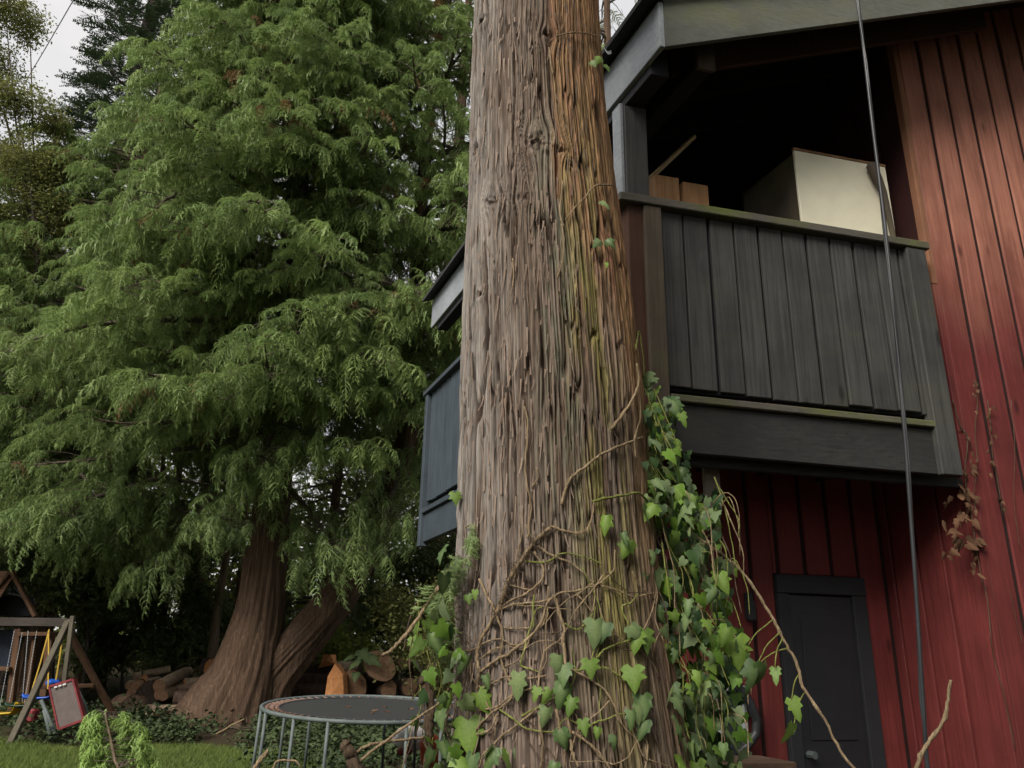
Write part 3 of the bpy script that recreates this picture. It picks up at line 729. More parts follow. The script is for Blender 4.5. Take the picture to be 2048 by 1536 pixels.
FIR = [cedar_spray('fir_spray', FM['fir'], 300 + k, 0.25, .9, 11) for k in range(3)]

def bark_mat(name, c1, c2, sc=24.0):
    t = NT(name); v = t.coords((sc, sc, 1.1)); g = t.noise(v, 1.0, 6, .65, .7); b = t.noise(t.coords((1, 1, .4)), 1.5, 3)
    col = t.ramp(g, (0.3, tuple(x * .5 for x in c1)), (0.55, c1), (0.75, c2)); col = t.mix(t.ramp(b, (.45, 0.), (.7, .5)), col, tuple(x * .6 for x in c1))
    return t.done(col, .92, .15, t.bump(g, .9, .04))
M['cedar_bark'] = bark_mat('red_cedar_bark', (0.115, 0.074, 0.050), (0.24, 0.162, 0.112))
M['tan_bark'] = bark_mat('tan_cedar_bark', (0.22, 0.135, 0.088), (0.42, 0.27, 0.175))
M['pale_bark'] = bark_mat('pale_bark', (0.20, 0.15, 0.10), (0.34, 0.27, 0.19))
M['grey_bark'] = bark_mat('grey_bark', (0.10, 0.085, 0.07), (0.19, 0.165, 0.14))
M['twig'] = bark_mat('bare_twigs', (0.15, 0.12, 0.095), (0.29, 0.245, 0.20), 60)

def limb_trunk(path, rad, mat, name, par, seed, flute=.20, n=96, sub=8, rough=.085):
    """a tapered fluted trunk along a path (list of Vector) with radii"""
    P = []; R = []
    for i in range(len(path) - 1):
        for k in range(sub):
            t = k / sub; P.append(path[i].lerp(path[i + 1], t)); R.append(rad[i] * (1 - t) + rad[i + 1] * t)
    P.append(path[-1]); R.append(rad[-1])
    for _ in range(3):
        P = [P[0]] + [(P[i - 1] + P[i] * 2 + P[i + 1]) / 4 for i in range(1, len(P) - 1)] + [P[-1]]
    k = len(P); th = np.arange(n) * 2 * math.pi / n; V = np.zeros((k, n, 3)); ref = Vector((1, 0, 0)); acc = 0
    for i in range(k):
        t = (P[min(i + 1, k - 1)] - P[max(i - 1, 0)]).normalized(); ref = (ref - t * ref.dot(t)).normalized(); b = t.cross(ref)
        if i: acc += (P[i] - P[i - 1]).length
        hh = flute * (vn(th * 1.6 + seed, np.full(n, acc * .25), seed) - .5) * 2
        hh = hh * np.clip(np.minimum(th, 2 * math.pi - th) * 2, 0, 1) + rough * (vn(th * 20 + seed, np.full(n, acc * 1.2), seed + 5) - .5) * 2
        r = R[i] * (1 + hh)
        V[i] = np.array(P[i])[None] + np.outer(np.cos(th) * r, np.array(ref)) + np.outer(np.sin(th) * r, np.array(b))
    ii = (np.arange(k - 1)[:, None] * n); j = np.arange(n)[None]; j2 = (j + 1) % n
    Q = np.stack([ii + j, ii + j2, ii + j2 + n, ii + j + n], -1).reshape(-1, 4)
    return link_mesh(name, np_mesh(name, V.reshape(-1, 3), Q, mat), par), P, R

class Foliage:
    def __init__(s): s.p = []; s.r = []; s.s = []; s.t = []; s.i = []
    def add(s, p, y, z, sc, tint, idx):
        s.p.append(tuple(p)); s.r.append(tuple(euler_from(y, z))); s.s.append(sc); s.t.append(tint); s.i.append(idx)
    def build(s, name, meshes, par): return scatter(name, s.p, s.r, s.s, s.t, s.i, meshes, par)

def branch(start, az, L, rise, sag, up, fol, tw, r, nspr, spray=0.55, bare=0.25, rad=.05, dens=1.0, side=.42, tint0=0.0):
    """one limb: droops then lifts at the end; side twigs carry hanging sprays"""
    d = Vector((math.cos(az), math.sin(az), 0)); sN = Vector((-d.y, d.x, 0)); wob = r.uniform(-.10, .10)
    def P(t): return start + d * (L * t) + sN * (L * wob * math.sin(t * 3)) + Vector((0, 0, L * (rise * t - sag * t * t + up * t ** 4)))
    K = 9; tw.tube([P(i / K) for i in range(K + 1)], [rad * (1 - .85 * i / K) + .004 for i in range(K + 1)], 5, False)
    n = max(4, int(L * 3.6 * dens))
    for i in range(n):
        t = bare + (1 - bare) * (i + r.random()) / n; p = P(min(t, 1)); sd = 1 if i % 2 else -1
        tan = (P(min(t + .05, 1.05)) - P(t)).normalized()
        l2 = L * side * (1.15 - t) * r.uniform(.6, 1.2) + .25
        dd = (tan * r.uniform(.6, 1.1) + sN * sd * r.uniform(.5, 1.1)).normalized()
        def P2(q): return p + dd * (l2 * q) + Vector((0, 0, l2 * (.10 * q - .40 * q * q)))
        tw.tube([P2(0), P2(.4), P2(.75), P2(1)], [.012 * rad / .05 + .004, .009, .007, .004], 3, False)
        m = max(1, int(l2 / (.26 * spray / .55)))
        tb = tint0 + r.uniform(-.28, .28)
        for k in range(m):
            q = (k + r.uniform(.3, 1)) / m; pp = P2(q)
            y = (dd * r.uniform(.5, 1) + sN * r.uniform(-.5, .5) + d * r.uniform(-.1, .5) + Vector((0, 0, r.uniform(-.55, .05)))).normalized()
            fol.add(pp, y, Vector((r.uniform(-.3, .3), r.uniform(-.3, .3), 1)), spray * r.uniform(.65, 1.25), min(1, max(0, .42 + tb + r.uniform(-.32, .32))), pick(r, nspr))
    for k in range(2):
        fol.add(P(r.uniform(.92, 1.0)), (d + Vector((0, 0, -.2))).normalized(), Vector((0, 0, 1)), spray * r.uniform(.8, 1.3), min(1, max(0, .6 + tint0)), pick(r, nspr))
def bare_twigs(P, R, tw, r, n, z0, z1, lmax=2.2):
    for _ in range(n):
        i = r.randrange(len(P))
        if not (z0 < P[i].z < z1): continue
        az = r.uniform(0, 6.28); d = Vector((math.cos(az), math.sin(az), 0)); L = r.uniform(.5, lmax); s = P[i] + d * R[i] * .8
        up = r.uniform(-.35, .35)
        a = s + d * L * .4 + Vector((0, 0, up * L * .4)); b = s + d * L * .75 + Vector((r.uniform(-.2, .2), r.uniform(-.2, .2), (up - .3) * L * .7)); c = b + Vector((d.x * L * .2, d.y * L * .2, -r.uniform(.1, .6) * L * .5))
        q_ = [s]
        for u_ in range(1, 9): v_ = u_ / 8; q_.append(s * (1 - v_) ** 3 + a * 3 * v_ * (1 - v_) ** 2 + b * 3 * v_ * v_ * (1 - v_) + c * v_ ** 3 + Vector((r.gauss(0, .012), r.gauss(0, .012), r.gauss(0, .012))))
        tw.tube(q_, [.015 - .0014 * u_ for u_ in range(9)], 4, False)
        for q in range(3): e = a.lerp(b, r.random()); tw.tube([e, e + Vector((r.uniform(-.4, .4), r.uniform(-.4, .4), -r.uniform(.1, .5)))], [.006, .003], 3, False)

def cedar(name, label, stems, crown0, top, Lfun, nbr, seed, spr=SPR, spray=.55, mat='cedar_bark', dens=1.0, tint0=0.0, azs=None, extra=None, sag=(.28, .5), stem_share=None):
    r = random.Random(seed); base = stems[0][0][0]
    t = empty(name, base, label, 'tree'); fol = Foliage(); tw = MB(); 
    for si, (path, rad) in enumerate(stems):
        o, P, R = limb_trunk(path, rad, M[mat], 'trunk', t, seed + si * 3)
        nb = int(nbr * (stem_share[si] if stem_share else 1.0 / len(stems)))
        cand = [(p, q) for p, q in zip(P, R) if p.z > crown0]
        for b in range(nb):
            z = crown0 + (min(top, cand[-1][0].z) - crown0) * ((b + r.random()) / nb) ** 1.0
            p, q = min(cand, key=lambda c: abs(c[0].z - z)); p = Vector((p.x, p.y, z))
            az = r.choice(azs) + r.uniform(-.5, .5) if azs and r.random() < .6 else r.uniform(0, 2 * math.pi)
            L = Lfun(z) * r.uniform(.65, 1.15); f = (z - crown0) / (top - crown0)
            branch(p, az, L, .05 + .25 * f + r.uniform(-.1, .1), r.uniform(*sag), r.uniform(.10, .28), fol, tw, r, len(spr), spray, rad=.03 + .012 * L, dens=dens, tint0=tint0)
        bare_twigs(P, R, tw, r, 130, 4.2, top, 2.6)
    if extra: extra(fol, tw, r)
    tw.build('limbs', M['twig'], t, True)
    fol.build('crown', spr, t); return t

# ================================================================== TREES BEHIND
def up_path(pix, Y, top=None):
    P = [at(x, y, Y + dy) for (x, y, dy) in pix]
    if top: P.append(Vector(top))
    return P
base = on_ground(445, 1442); YA = base.y
s1 = [base + Vector((0, 0, -.3))] + up_path([(488, 1360, 0), (522, 1230, 0), (545, 1000, 0), (575, 700, 0), (600, 300, 0)], YA); s1.append(s1[-1] + Vector((.4, 0, 12)))
s2 = [base + Vector((.35, .2, -.2))] + up_path([(545, 1345, .1), (610, 1275, .2), (680, 1195, .3), (755, 1060, .4), (808, 920, .5), (830, 700, .6), (842, 400, .8)], YA); s2.append(s2[-1] + Vector((.3, 0, 9)))
def extraA(fol, tw, r):
    """the long low limbs of the photograph, hung with bright sprays"""
    def limb(pix, dY, n, sc, t0, spread):
        P = [at(x, y, YA + dy) for (x, y), dy in zip(pix, dY)]
        tw.tube(P, [.075 - .06 * i / (len(P) - 1) for i in range(len(P))], 6, False)
        for k in range(n):
            q = r.random() ** .75 * (len(P) - 1); i = min(int(q), len(P) - 2); p = P[i].lerp(P[i + 1], q - i)
            d = (P[i + 1] - P[i]).normalized(); o = Vector((r.uniform(-1, 1), r.uniform(-1.1, .5), r.uniform(-.35, .1))) * spread
            tw.tube([p, p + o * .6 + Vector((0, 0, .03)), p + o], [.010, .007, .004], 3, False)
            fol.add(p + o, (d * .6 + o.normalized() * .6 + Vector((0, -.35, -.25))).normalized(), Vector((0, 0, 1)), sc * r.uniform(.7, 1.3), min(1, max(0, t0 + r.uniform(-.25, .25))), r.randrange(5))
    limb([(560, 560), (480, 560), (400, 590), (300, 560), (240, 580)], (0, -1.2, -2.4, -3.3, -4), 90, .6, .72, .8)
    limb([(560, 620), (440, 640), (300, 640), (180, 650), (60, 680), (-20, 720)], (0, -1.2, -2.2, -3, -3.6, -4), 130, .6, .72, .8)
    limb([(560, 850), (440, 890), (300, 905), (180, 920), (60, 930)], (0, -.5, -1, -1.4, -1.8), 36, .5, .35, .8)
    limb([(560, 760), (500, 745), (470, 780), (440, 800)], (0, -1.5, -2.6, -3.4), 46, .55, .75, .55)
    limb([(590, 720), (640, 700), (700, 690), (760, 730)], (0, -1.5, -2.6, -3.4), 90, .6, .75, .7)
    limb([(590, 860), (640, 880), (690, 890), (740, 900)], (0, -1.2, -2.2, -3.0), 70, .55, .70, .6)
    limb([(560, 960), (600, 1000), (640, 1050), (670, 1110)], (0, -.8, -1.4, -1.8), 45, .6, .5, .75)
    limb([(560, 940), (540, 960), (500, 980), (440, 1040)], (0, -1.0, -1.8, -2.4), 36, .6, .4, .75)
    limb([(700, 960), (720, 990), (730, 1040), (735, 1110)], (0, -.8, -1.4, -1.8), 50, .6, .45, .7)
    limb([(560, 800), (560, 840), (540, 880), (530, 930)], (0, -1.2, -2.0, -2.6), 70, .65, .6, .7)
    limb([(780, 900), (800, 930), (790, 980), (770, 1040)], (0, -.8, -1.4, -1.8), 50, .6, .45, .6)
    limb([(330, 950), (250, 980), (160, 1000), (90, 1040)], (-.8, -1.4, -1.8, -2), 80, .65, .35, .9)
    limb([(300, 1040), (250, 1070), (200, 1090), (150, 1090)], (.6, .2, -.2, -.5), 40, .6, .35, .7)
    limb([(420, 1000), (380, 1060), (330, 1110), (290, 1150)], (.2, -.4, -.8, -1.0), 40, .6, .35, .7)
    limb([(560, 980), (480, 1000), (400, 1080)], (0, -.8, -1.4), 16, .5, .3, .5)
    limb([(590, 420), (680, 480), (760, 560), (850, 590), (900, 600)], (0, -1, -1.8, -2.4, -2.8), 100, .55, .6, .8)
    limb([(560, 350), (440, 350), (330, 400), (260, 470)], (0, -1, -2.2, -3), 100, .55, .5, .9)
    limb([(830, 560), (870, 600), (900, 640), (905, 690)], (.6, -.4, -1, -1.4), 60, .5, .55, .6)
cedar('cedar_tree', 'great two-stemmed cedar with drooping green sprays above the trampoline', [(s1, [1.05, .72, .50, .40, .32, .24, .05]), (s2, [.75, .52, .42, .37, .31, .27, .22, .16, .05])], 6.6, 31.0,
      lambda z: max(.8, 4.7 * (1 - (z - 5) / 52)), 320, 21, spray=.74, azs=[-1.57, -2.3, 3.1, -.9], extra=extraA, stem_share=[.74, .26], tint0=.03)

_ = 0
def simple_cedar(label, px, Y, lean, top, crown0, r0, Lm, nbr, seed, **kw):
    b = at(px, 1300, Y); b.z = ground_z(b.x, Y) - .2
    path = [b, b + Vector((lean * .15, 0, 3)), b + Vector((lean * .5, 0, top * .5)), b + Vector((lean, 0, top))]
    return cedar('cedar_tree', label, [(path, [r0, r0 * .8, r0 * .5, .04])], crown0, top * .97, lambda z: max(.6, Lm * (1 - (z - crown0) / (top * 1.05 - crown0))), nbr, seed, **kw)
simple_cedar('straight red-barked cedar trunk behind the log pile, left of the great cedar', 366, 23.0, .5, 30, 11.0, .36, 3.6, 70, 31, mat='tan_bark', spr=SPRF, spray=.75, dens=.75)
simple_cedar('cedar at the left edge with low hanging dark sprays behind the playset', 70, 20.0, .3, 18, 4.6, .30, 5.2, 130, 41, spray=.68, dens=.85, tint0=-.08, azs=[-1.57, -.6, 3.1])
simple_cedar('thinner cedar with sky showing through, just left of the foreground trunk', 850, 24.5, .5, 34, 7.5, .40, 4.0, 80, 51, spr=SPRF, spray=.72, dens=.65)
simple_cedar('cedar crown seen in the gap between foreground trunk and roof', 1235, 22.0, .2, 29, 12.0, .38, 3.4, 42, 61, spr=SPRF, spray=.72, dens=.75)
simple_cedar('cedar filling the space between the great cedar and the left fir', 190, 23.0, .2, 20.5, 8.0, .42, 4.8, 100, 71, spr=SPRF, spray=.78, dens=.8, tint0=-.1)
simple_cedar('cedar at the far left, mostly cut off by the picture edge', -150, 20.5, .1, 17, 4.5, .36, 4.6, 110, 45, spray=.8, dens=.85, azs=[-.6, 0.1, -1.4])
simple_cedar('young cedar far behind, between the two stems of the great cedar', 640, 27.0, .2, 19, 2.5, .22, 3.2, 90, 75, spr=SPRF, spray=.9, dens=.8)
simple_cedar('far cedar behind the thinner one, beside the side balcony', 900, 30.0, .2, 24, 3.0, .25, 3.4, 80, 76, spr=SPRF, spray=.95, dens=.7)
# dark fir with tiered flat boughs
M['log_fir'] = bark_mat('dark_fir_bark', (0.045, 0.036, 0.030), (0.09, 0.075, 0.062))
def fir():
    r = random.Random(81); b = at(28, 1300, 24.5); b.z = ground_z(b.x, b.y)
    t = empty('fir_tree', b, 'tall dark fir with flat tiered boughs against the sky, upper left', 'tree'); fol = Foliage(); tw = MB()
    o, P, R = limb_trunk([b, b + Vector((0, 0, 18)), b + Vector((.2, 0, 42))], [.45, .26, .04], M['log_fir'], 'trunk', t, 81)
    z = 11.0
    while z < 41:
        L = max(.5, 2.6 * (1 - (z - 11) / 36)); a0 = r.uniform(0, 6)
        for k in range(5):
            branch(Vector((b.x, b.y, z + r.uniform(-.2, .2))), a0 + k * 1.257 + r.uniform(-.2, .2), L * r.uniform(.7, 1.15), .06, .16, .12, fol, tw, r, 3, .85, .10, .05, 1.5, .42)
        z += r.uniform(.6, .85)
    tw.build('limbs', M['grey_bark'], t, True); fol.build('crown', FIR, t)
fir()

DEC = [leaf_cluster('leaf_cluster', FM['decid'], 400 + k, 22, .12, .45, 2.0) for k in range(4)]
LIM = [leaf_cluster('lime_cluster', FM['lime'], 410 + k, 20, .14, .45, 1.8) for k in range(3)]
LAU = [leaf_cluster('laurel_cluster', FM['laurel'], 420 + k, 16, .17, .38, 2.6, .6) for k in range(4)]
def broadleaf(name, label, base, blobs, meshes, n, seed, mat='grey_bark', sc=(.7, 1.4), tr=.16, hubf=.45):
    """trunk, forked limbs to every blob, leaf clusters gathered along the outer twigs"""
    r = random.Random(seed); t = empty(name, base, label, 'tree' if 'tree' in name else 'shrub'); fol = Foliage(); tw = MB()
    cz = sum(b[0].z for b in blobs) / len(blobs); cxy = sum((b[0] for b in blobs), Vector()) / len(blobs)
    hub = Vector((base.x * .7 + cxy.x * .3, base.y * .7 + cxy.y * .3, base.z + (cz - base.z) * hubf))
    tot = sum(b[1] ** 2 for b in blobs)
    MB().tube([base + Vector((0, 0, -.1)), base.lerp(hub, .5) + Vector((.03, 0, 0)), hub], [tr, tr * .8, tr * .6], 8, False).build('trunk', M[mat], t, True)
    for c, R in blobs:
        tw.tube([hub, hub.lerp(c, .5) + Vector((r.uniform(-.2, .2), 0, .15)), c], [tr * .45, tr * .3, tr * .14], 5, False)
        m = int(n * R * R / tot); k = 0
        while k < m:
            d = Vector((r.gauss(0, 1), r.gauss(0, 1), r.gauss(0, 1))).normalized(); e = c + d * (R * r.uniform(.45, 1.1)); e.z = c.z + (e.z - c.z) * .85
            tw.tube([c, c.lerp(e, .5) + Vector((0, 0, .06 * R)), e], [tr * .1 + .005, tr * .06 + .003, .003], 3, False)
            for q in range(r.randint(3, 7)):
                p = c.lerp(e, r.uniform(.5, 1.08)) + Vector((r.gauss(0, .12), r.gauss(0, .12), r.gauss(0, .12))) * R
                fol.add(p, Vector((r.gauss(0, 1), r.gauss(0, 1), r.gauss(0, .4))), Vector((r.gauss(0, .4), r.gauss(0, .4), 1)), r.uniform(*sc), r.random(), r.randrange(len(meshes))); k += 1
    tw.build('limbs', M[mat], t, True); fol.build('crown', meshes, t)
b = at(-60, 1300, 19); b.z = ground_z(b.x, b.y)
broadleaf('broadleaf_tree', 'loose olive-leaved tree with sky showing through, top left corner', b, [(at(x, y, 19 + dy), R) for x, y, dy, R in ((10, 20, 0, 1.0), (-30, 130, .5, 1.1), (30, 200, -.5, .9), (60, 330, 0, 1.1), (0, 330, 1, 1.2), (110, 240, .6, .55), (-30, 440, 0, 1.2), (60, 60, .3, .5), (140, 330, .5, .5), (-60, -60, 0, 1.5), (90, 420, .4, .9), (150, 460, .8, .7), (40, 520, .4, 1.0))], DEC, 2300, 91, sc=(.5, .95), tr=.085, hubf=.72)
b = at(30, 1300, 27); b.z = ground_z(b.x, b.y)
broadleaf('broadleaf_tree', 'bright lime-green tree low behind the left cedar', b, [(at(x, y, 27), R) for x, y, R in ((10, 470, 1.3), (50, 520, 1.2), (-40, 520, 1.5), (90, 620, 1.4), (20, 640, 1.5))], LIM, 700, 92, sc=(.8, 1.5))
# shrubs under the trees
def shrub(label, px, py, Y, W, Hh, meshes, n, seed, sc=(.7, 1.2)):
    b = at(px, 1300, Y); b.z = ground_z(b.x, b.y); c = at(px, py, Y); r = random.Random(seed)
    bl = [(c + Vector((r.uniform(-.5, .5) * W, r.uniform(-.4, .4) * W, r.uniform(-.45, .45) * Hh)), W * r.uniform(.28, .42)) for _ in range(6)]
    broadleaf('shrub', label, b, bl, meshes, n, seed, 'grey_bark', sc, .05)
shrub('glossy dark laurel shrub above the log pile, beside the great cedar', 395, 1265, 22.0, 1.7, 1.8, LAU, 420, 101)
shrub('dark laurel shrub behind the playset, left of the log pile', 255, 1255, 22.5, 2.0, 2.2, LAU, 420, 102)
shrub('broad dark shrub behind the swing set beam', 120, 1190, 24.0, 3.0, 2.6, LAU, 560, 103)
shrub('small light green bush behind the cut logs', 680, 1300, 20.5, 1.0, .8, LIM, 120, 104, (.5, .9))
shrub('green thicket under the leaning cedar stem, right', 800, 1190, 23.0, 2.6, 2.4, LAU, 520, 105)
shrub('green thicket right beside the foreground trunk, beneath the side balcony', 860, 1260, 16.5, 1.6, 1.9, DEC, 260, 106, (.5, .9))
shrub('tall dark shrub at the left edge behind the play tower roof', 40, 1090, 19.6, 2.6, 2.8, LAU, 620, 108)
shrub('tall leafy shrub under the left cedar boughs, above the swing beam end', 180, 1110, 20.6, 2.6, 2.6, LAU, 620, 109)
shrub('leafy shrub behind the slender pale trunk', 330, 1130, 22.8, 2.2, 2.4, LAU, 480, 110)
shrub('dense thicket between the two cedar trunks', 480, 1180, 26.0, 2.6, 3.4, LAU, 420, 107)
# slender bare stems
def slender(label, pix, Y, r0, mat):
    P = [at(x, y, Y) for x, y in pix]; P[0].z = ground_z(P[0].x, P[0].y) - .1; t = empty('slender_tree', P[0], label, 'tree')
    o, PP, RR = limb_trunk(P, [r0 * (1 - .6 * i / (len(P) - 1)) for i in range(len(P))], M[mat], 'trunk', t, int(pix[0][0]), .05, 12)
    tw = MB(); fol = Foliage(); r = random.Random(int(pix[0][0])); bare_twigs(PP, RR, tw, r, 14, 1.0, 30, 1.2)
    for k in range(40):
        p = PP[-1] + Vector((r.gauss(0, .8), r.gauss(0, .8), r.gauss(.3, .8))); tw.tube([PP[-1].lerp(PP[-3], r.random()), p], [.012, .004], 3, False)
        fol.add(p, Vector((r.gauss(0, 1), r.gauss(0, 1), 0)), Vector((0, 0, 1)), r.uniform(.7, 1.2), r.random(), r.randrange(4))
    tw.build('limbs', M[mat], t, True); fol.build('crown', DEC, t)
slender('slender pale trunk leaning right, above the log pile', [(425, 1330), (432, 1240), (450, 1130), (470, 1020), (490, 900), (510, 700)], 21.5, .13, 'pale_bark')
slender('thin brown stem behind the lime bush', [(700, 1330), (706, 1200), (712, 1060), (716, 900)], 24.5, .07, 'pale_bark')
slender('thin brown stem right of the lime bush', [(735, 1330), (742, 1200), (752, 1050), (764, 880)], 25.0, .08, 'grey_bark')
slender('slim tan trunk just left of the straight red-barked cedar', [(318, 1330), (335, 1150), (352, 1000), (368, 860), (380, 700)], 23.4, .13, 'tan_bark')
slender('slim brown trunk just left of the great cedar base', [(470, 1330), (482, 1150), (492, 1000), (500, 860)], 23.2, .12, 'tan_bark')
slender('thin dark stem between the great cedar and the left laurel', [(300, 1330), (305, 1150), (322, 1000), (330, 860)], 25.0, .16, 'cedar_bark')

# the wood beyond, with an added ring that blocks sky light: one mass of leaves nobody could count
def far_wood_and_screen():
    r = random.Random(5); fol = Foliage()
    for k in range(6200):
        x = r.uniform(-38, 16); y = r.uniform(29, 40); hmax = 12 + 3.5 * math.sin(x * .31 + 1) + 2.5 * math.sin(x * .83)
        z = ground_z(x, y) + hmax * r.random() ** 1.15
        fol.add((x, y, z), Vector((r.gauss(0, 1), r.gauss(0, 1), 0)), Vector((r.gauss(0, .4), r.gauss(0, .4), 1)), r.uniform(1.5, 2.8), r.random(), r.choice((0, 1, 2, 3, 4, 4, 4)))
    for k in range(3600):      # unseen ring of leaves added to block low sky light below the balcony
        a = r.uniform(-.15, 1.12) * math.pi; R = r.uniform(17, 22); x = R * math.cos(a) * 1.15; y = -R * math.sin(a) + 6
        z = (21.0 if a < .56 * math.pi else 4.5) * r.random() ** .8
        fol.add((x, y, z), Vector((r.gauss(0, 1), r.gauss(0, 1), 0)), Vector((r.gauss(0, .4), r.gauss(0, .4), 1)), r.uniform(2.2, 4.2), r.random(), 5 + r.randrange(2))
    tag(fol.build('far_wood_and_screen', DEC + LIM[:1] + LAU[:2], None), 'leafy wood far behind the cedars and an added unseen ring that shuts out sky light', 'wood', kind='stuff')
far_wood_and_screen()

# ground cover and lawn
GIV = [leaf_cluster('ground_ivy_cluster', FM['groundivy'], 430 + k, 16, .085, .30, 1.25, -.1) for k in range(3)]
def ground_cover():
    r = random.Random(6); fol = Foliage()
    for k in range(5200):
        x = r.uniform(-11, 1.5); y = r.uniform(11.5, 21.5)
        if vn(np.array([x * .8]), np.array([y * .8]), 9)[0] < .38: continue
        if -10.6 < x < -6.0 and y > 17.6: continue
        if y < 12.5 and r.random() < .6: continue
        if x < -3.6 and y < 14.5 + .3 * math.sin(x * 2): continue
        fol.add((x, y, ground_z(x, y) + r.uniform(.02, .20)), Vector((r.gauss(0, 1), r.gauss(0, 1), 0)), Vector((r.gauss(0, .2), r.gauss(0, .2), 1)), r.uniform(.6, 1.25), r.random(), r.randrange(3))
    tag(fol.build('ground_ivy', GIV, None), 'dark low ivy covering the ground under the cedars', 'ground cover', kind='stuff')
ground_cover()
def grass():
    gm = leaf_mat('lawn_blades', (0.075, 0.110, 0.022), (0.150, 0.200, 0.042), .25, .7)
    r = random.Random(8); ms = []
    for v_ in range(3):
        mb = MB()
        for k in range(26):
            c = Vector((r.uniform(-.12, .12), r.uniform(-.12, .12), 0)); h = r.uniform(.03, .075); d = Vector((r.gauss(0, .5), r.gauss(0, .5), 1)); s = Vector((r.gauss(0, 1), r.gauss(0, 1), 0)).normalized() * .004
            b = len(mb.v); mb.v += [tuple(c - s), tuple(c + s), tuple(c + d * h)]; mb.f.append((b, b + 1, b + 2))
        me = bpy.data.meshes.new('grass_tuft'); me.from_pydata(mb.v, [], mb.f); me.materials.append(gm); ms.append(me)
    fol = Foliage()
    for k in range(7000):
        x = r.uniform(-10.5, -2.6); y = r.uniform(10.8, 14.7)
        if y > 14.35 + .3 * math.sin(x * 2) + r.gauss(0, .12): continue
        fol.add((x, y, ground_z(x, y)), Vector((r.gauss(0, 1), r.gauss(0, 1), 0)), Vector((0, 0, 1)), r.uniform(.8, 1.6), r.random(), r.randrange(3))
    tag(fol.build('lawn_grass', ms, None), 'short mown lawn grass at the lower left', 'grass', kind='stuff')
    # lawn sheet below the blades
    t = NT('lawn_soil'); f = t.noise(t.coords(), 6.0, 5, .7); lm = t.done(t.ramp(f, (.3, (.045, .060, .018)), (.7, (.085, .11, .030))), .95, .1)
    mb = MB(); nx, ny = 34, 14
    for j in range(ny + 1):
        for i in range(nx + 1):
            x = -11 + 8.6 * i / nx; ymax = 14.35 + .3 * math.sin(x * 2); y = 5 + (ymax - 5) * j / ny; mb.v.append((x, y, ground_z(x, y) + .004))
    for j in range(ny):
        for i in range(nx): q = j * (nx + 1) + i; mb.f.append((q, q + 1, q + nx + 2, q + nx + 1))
    o = mb.build('lawn', lm); o['kind'] = 'structure'
grass()

# ================================================================== IVY ON THE TRUNK
IVM = [leaf_mat('ivy_leaf_fresh', (0.075, 0.150, 0.020), (0.160, 0.265, 0.036), .3, .5, vein=True, obj_rand=True, spec=.25),
       leaf_mat('ivy_leaf_dark', (0.028, 0.064, 0.020), (0.065, 0.120, 0.034), .2, .48, vein=True, obj_rand=True, spec=.28),
       leaf_mat('ivy_leaf_dusty', (0.085, 0.130, 0.055), (0.165, 0.225, 0.090), .25, .6, vein=True, obj_rand=True, spec=.2)]
DRY = leaf_mat('dry_ivy_leaf', (0.065, 0.034, 0.019), (0.150, 0.080, 0.044), .12, .85, vein=False, obj_rand=True, spec=.2)
def ivy_leaf(name, mat, seed, fold=.35, lob=1.0, curl=.25):
    """five-lobed leaf, tip along +Y, petiole at the origin, one unit long"""
    r = random.Random(seed)
    half = [(0.0, -.04), (.18, -.13), (.33, -.10), (.46, .04), (.36, .17), (.47, .40), (.29, .46), (.17, .72), (0, 1.0)]
    half = [(x * (1 + .12 * r.uniform(-1, 1)) * (lob if x > .25 else 1), y + .03 * r.uniform(-1, 1)) for x, y in half]; half[0] = (0, .02); half[-1] = (0, 1.0)
    def z(x, y): return -fold * abs(x) * .55 - curl * (y - .2) ** 2 * (1 if y > .2 else .4) + .05 * math.sin(9 * x + seed) * abs(x) * 3
    mb = MB(); vein = []
    ax = [(0, .02), (0, .3), (0, .62), (0, 1.0)]
    mb.v += [(x, y, z(x, y)) for x, y in ax]; vein += [1, 1, 1, .4]
    for sd in (1, -1):
        b = len(mb.v); pts = [(sd * x, y) for x, y in half[1:-1]]
        mb.v += [(x, y, z(x, y)) for x, y in pts]; vein += [0, .25, .5, 0, .5, 0, 0]
        mid = len(mb.v); mb.v.append((sd * .22, .24, z(.22, .24))); vein.append(.45)
        T = [(0, b, mid), (b, b + 1, mid), (b + 1, b + 2, mid), (b + 2, b + 3, mid), (b + 3, b + 4, mid), (b + 4, b + 5, mid), (mid, b + 5, 2), (b + 5, b + 6, 2), (b + 6, 3, 2), (0, mid, 1), (1, mid, 2)]
        mb.f += [t if sd > 0 else t[::-1] for t in T]
    me = bpy.data.meshes.new(name); me.from_pydata(mb.v, [], mb.f); me.materials.append(mat); attr_float(me, 'vein', vein)
    me.polygons.foreach_set('use_smooth', [True] * len(me.polygons)); return me
IVL = [[ivy_leaf('ivy_leaf', m_, 10 * i + k, (.25, .5, .9, 1.5, .35)[k], (1.0, .9, 1.0, .85, .72)[k], (.2, .45, .75, .6, .35)[k]) for k in range(5)] for i, m_ in enumerate(IVM)]
DRL = [ivy_leaf('dry_leaf', DRY, 77 + k, 1.2, .8, .9 - .5 * k) for k in range(3)]
M['vine'] = bark_mat('ivy_vine_bark', (0.34, 0.25, 0.15), (0.52, 0.41, 0.26), 60)
M['vine_green'] = bark_mat('green_ivy_stem', (0.24, 0.26, 0.07), (0.42, 0.43, 0.15), 60)
M['vine_dark'] = bark_mat('dead_ivy_stem', (0.13, 0.09, 0.06), (0.24, 0.175, 0.125), 60)

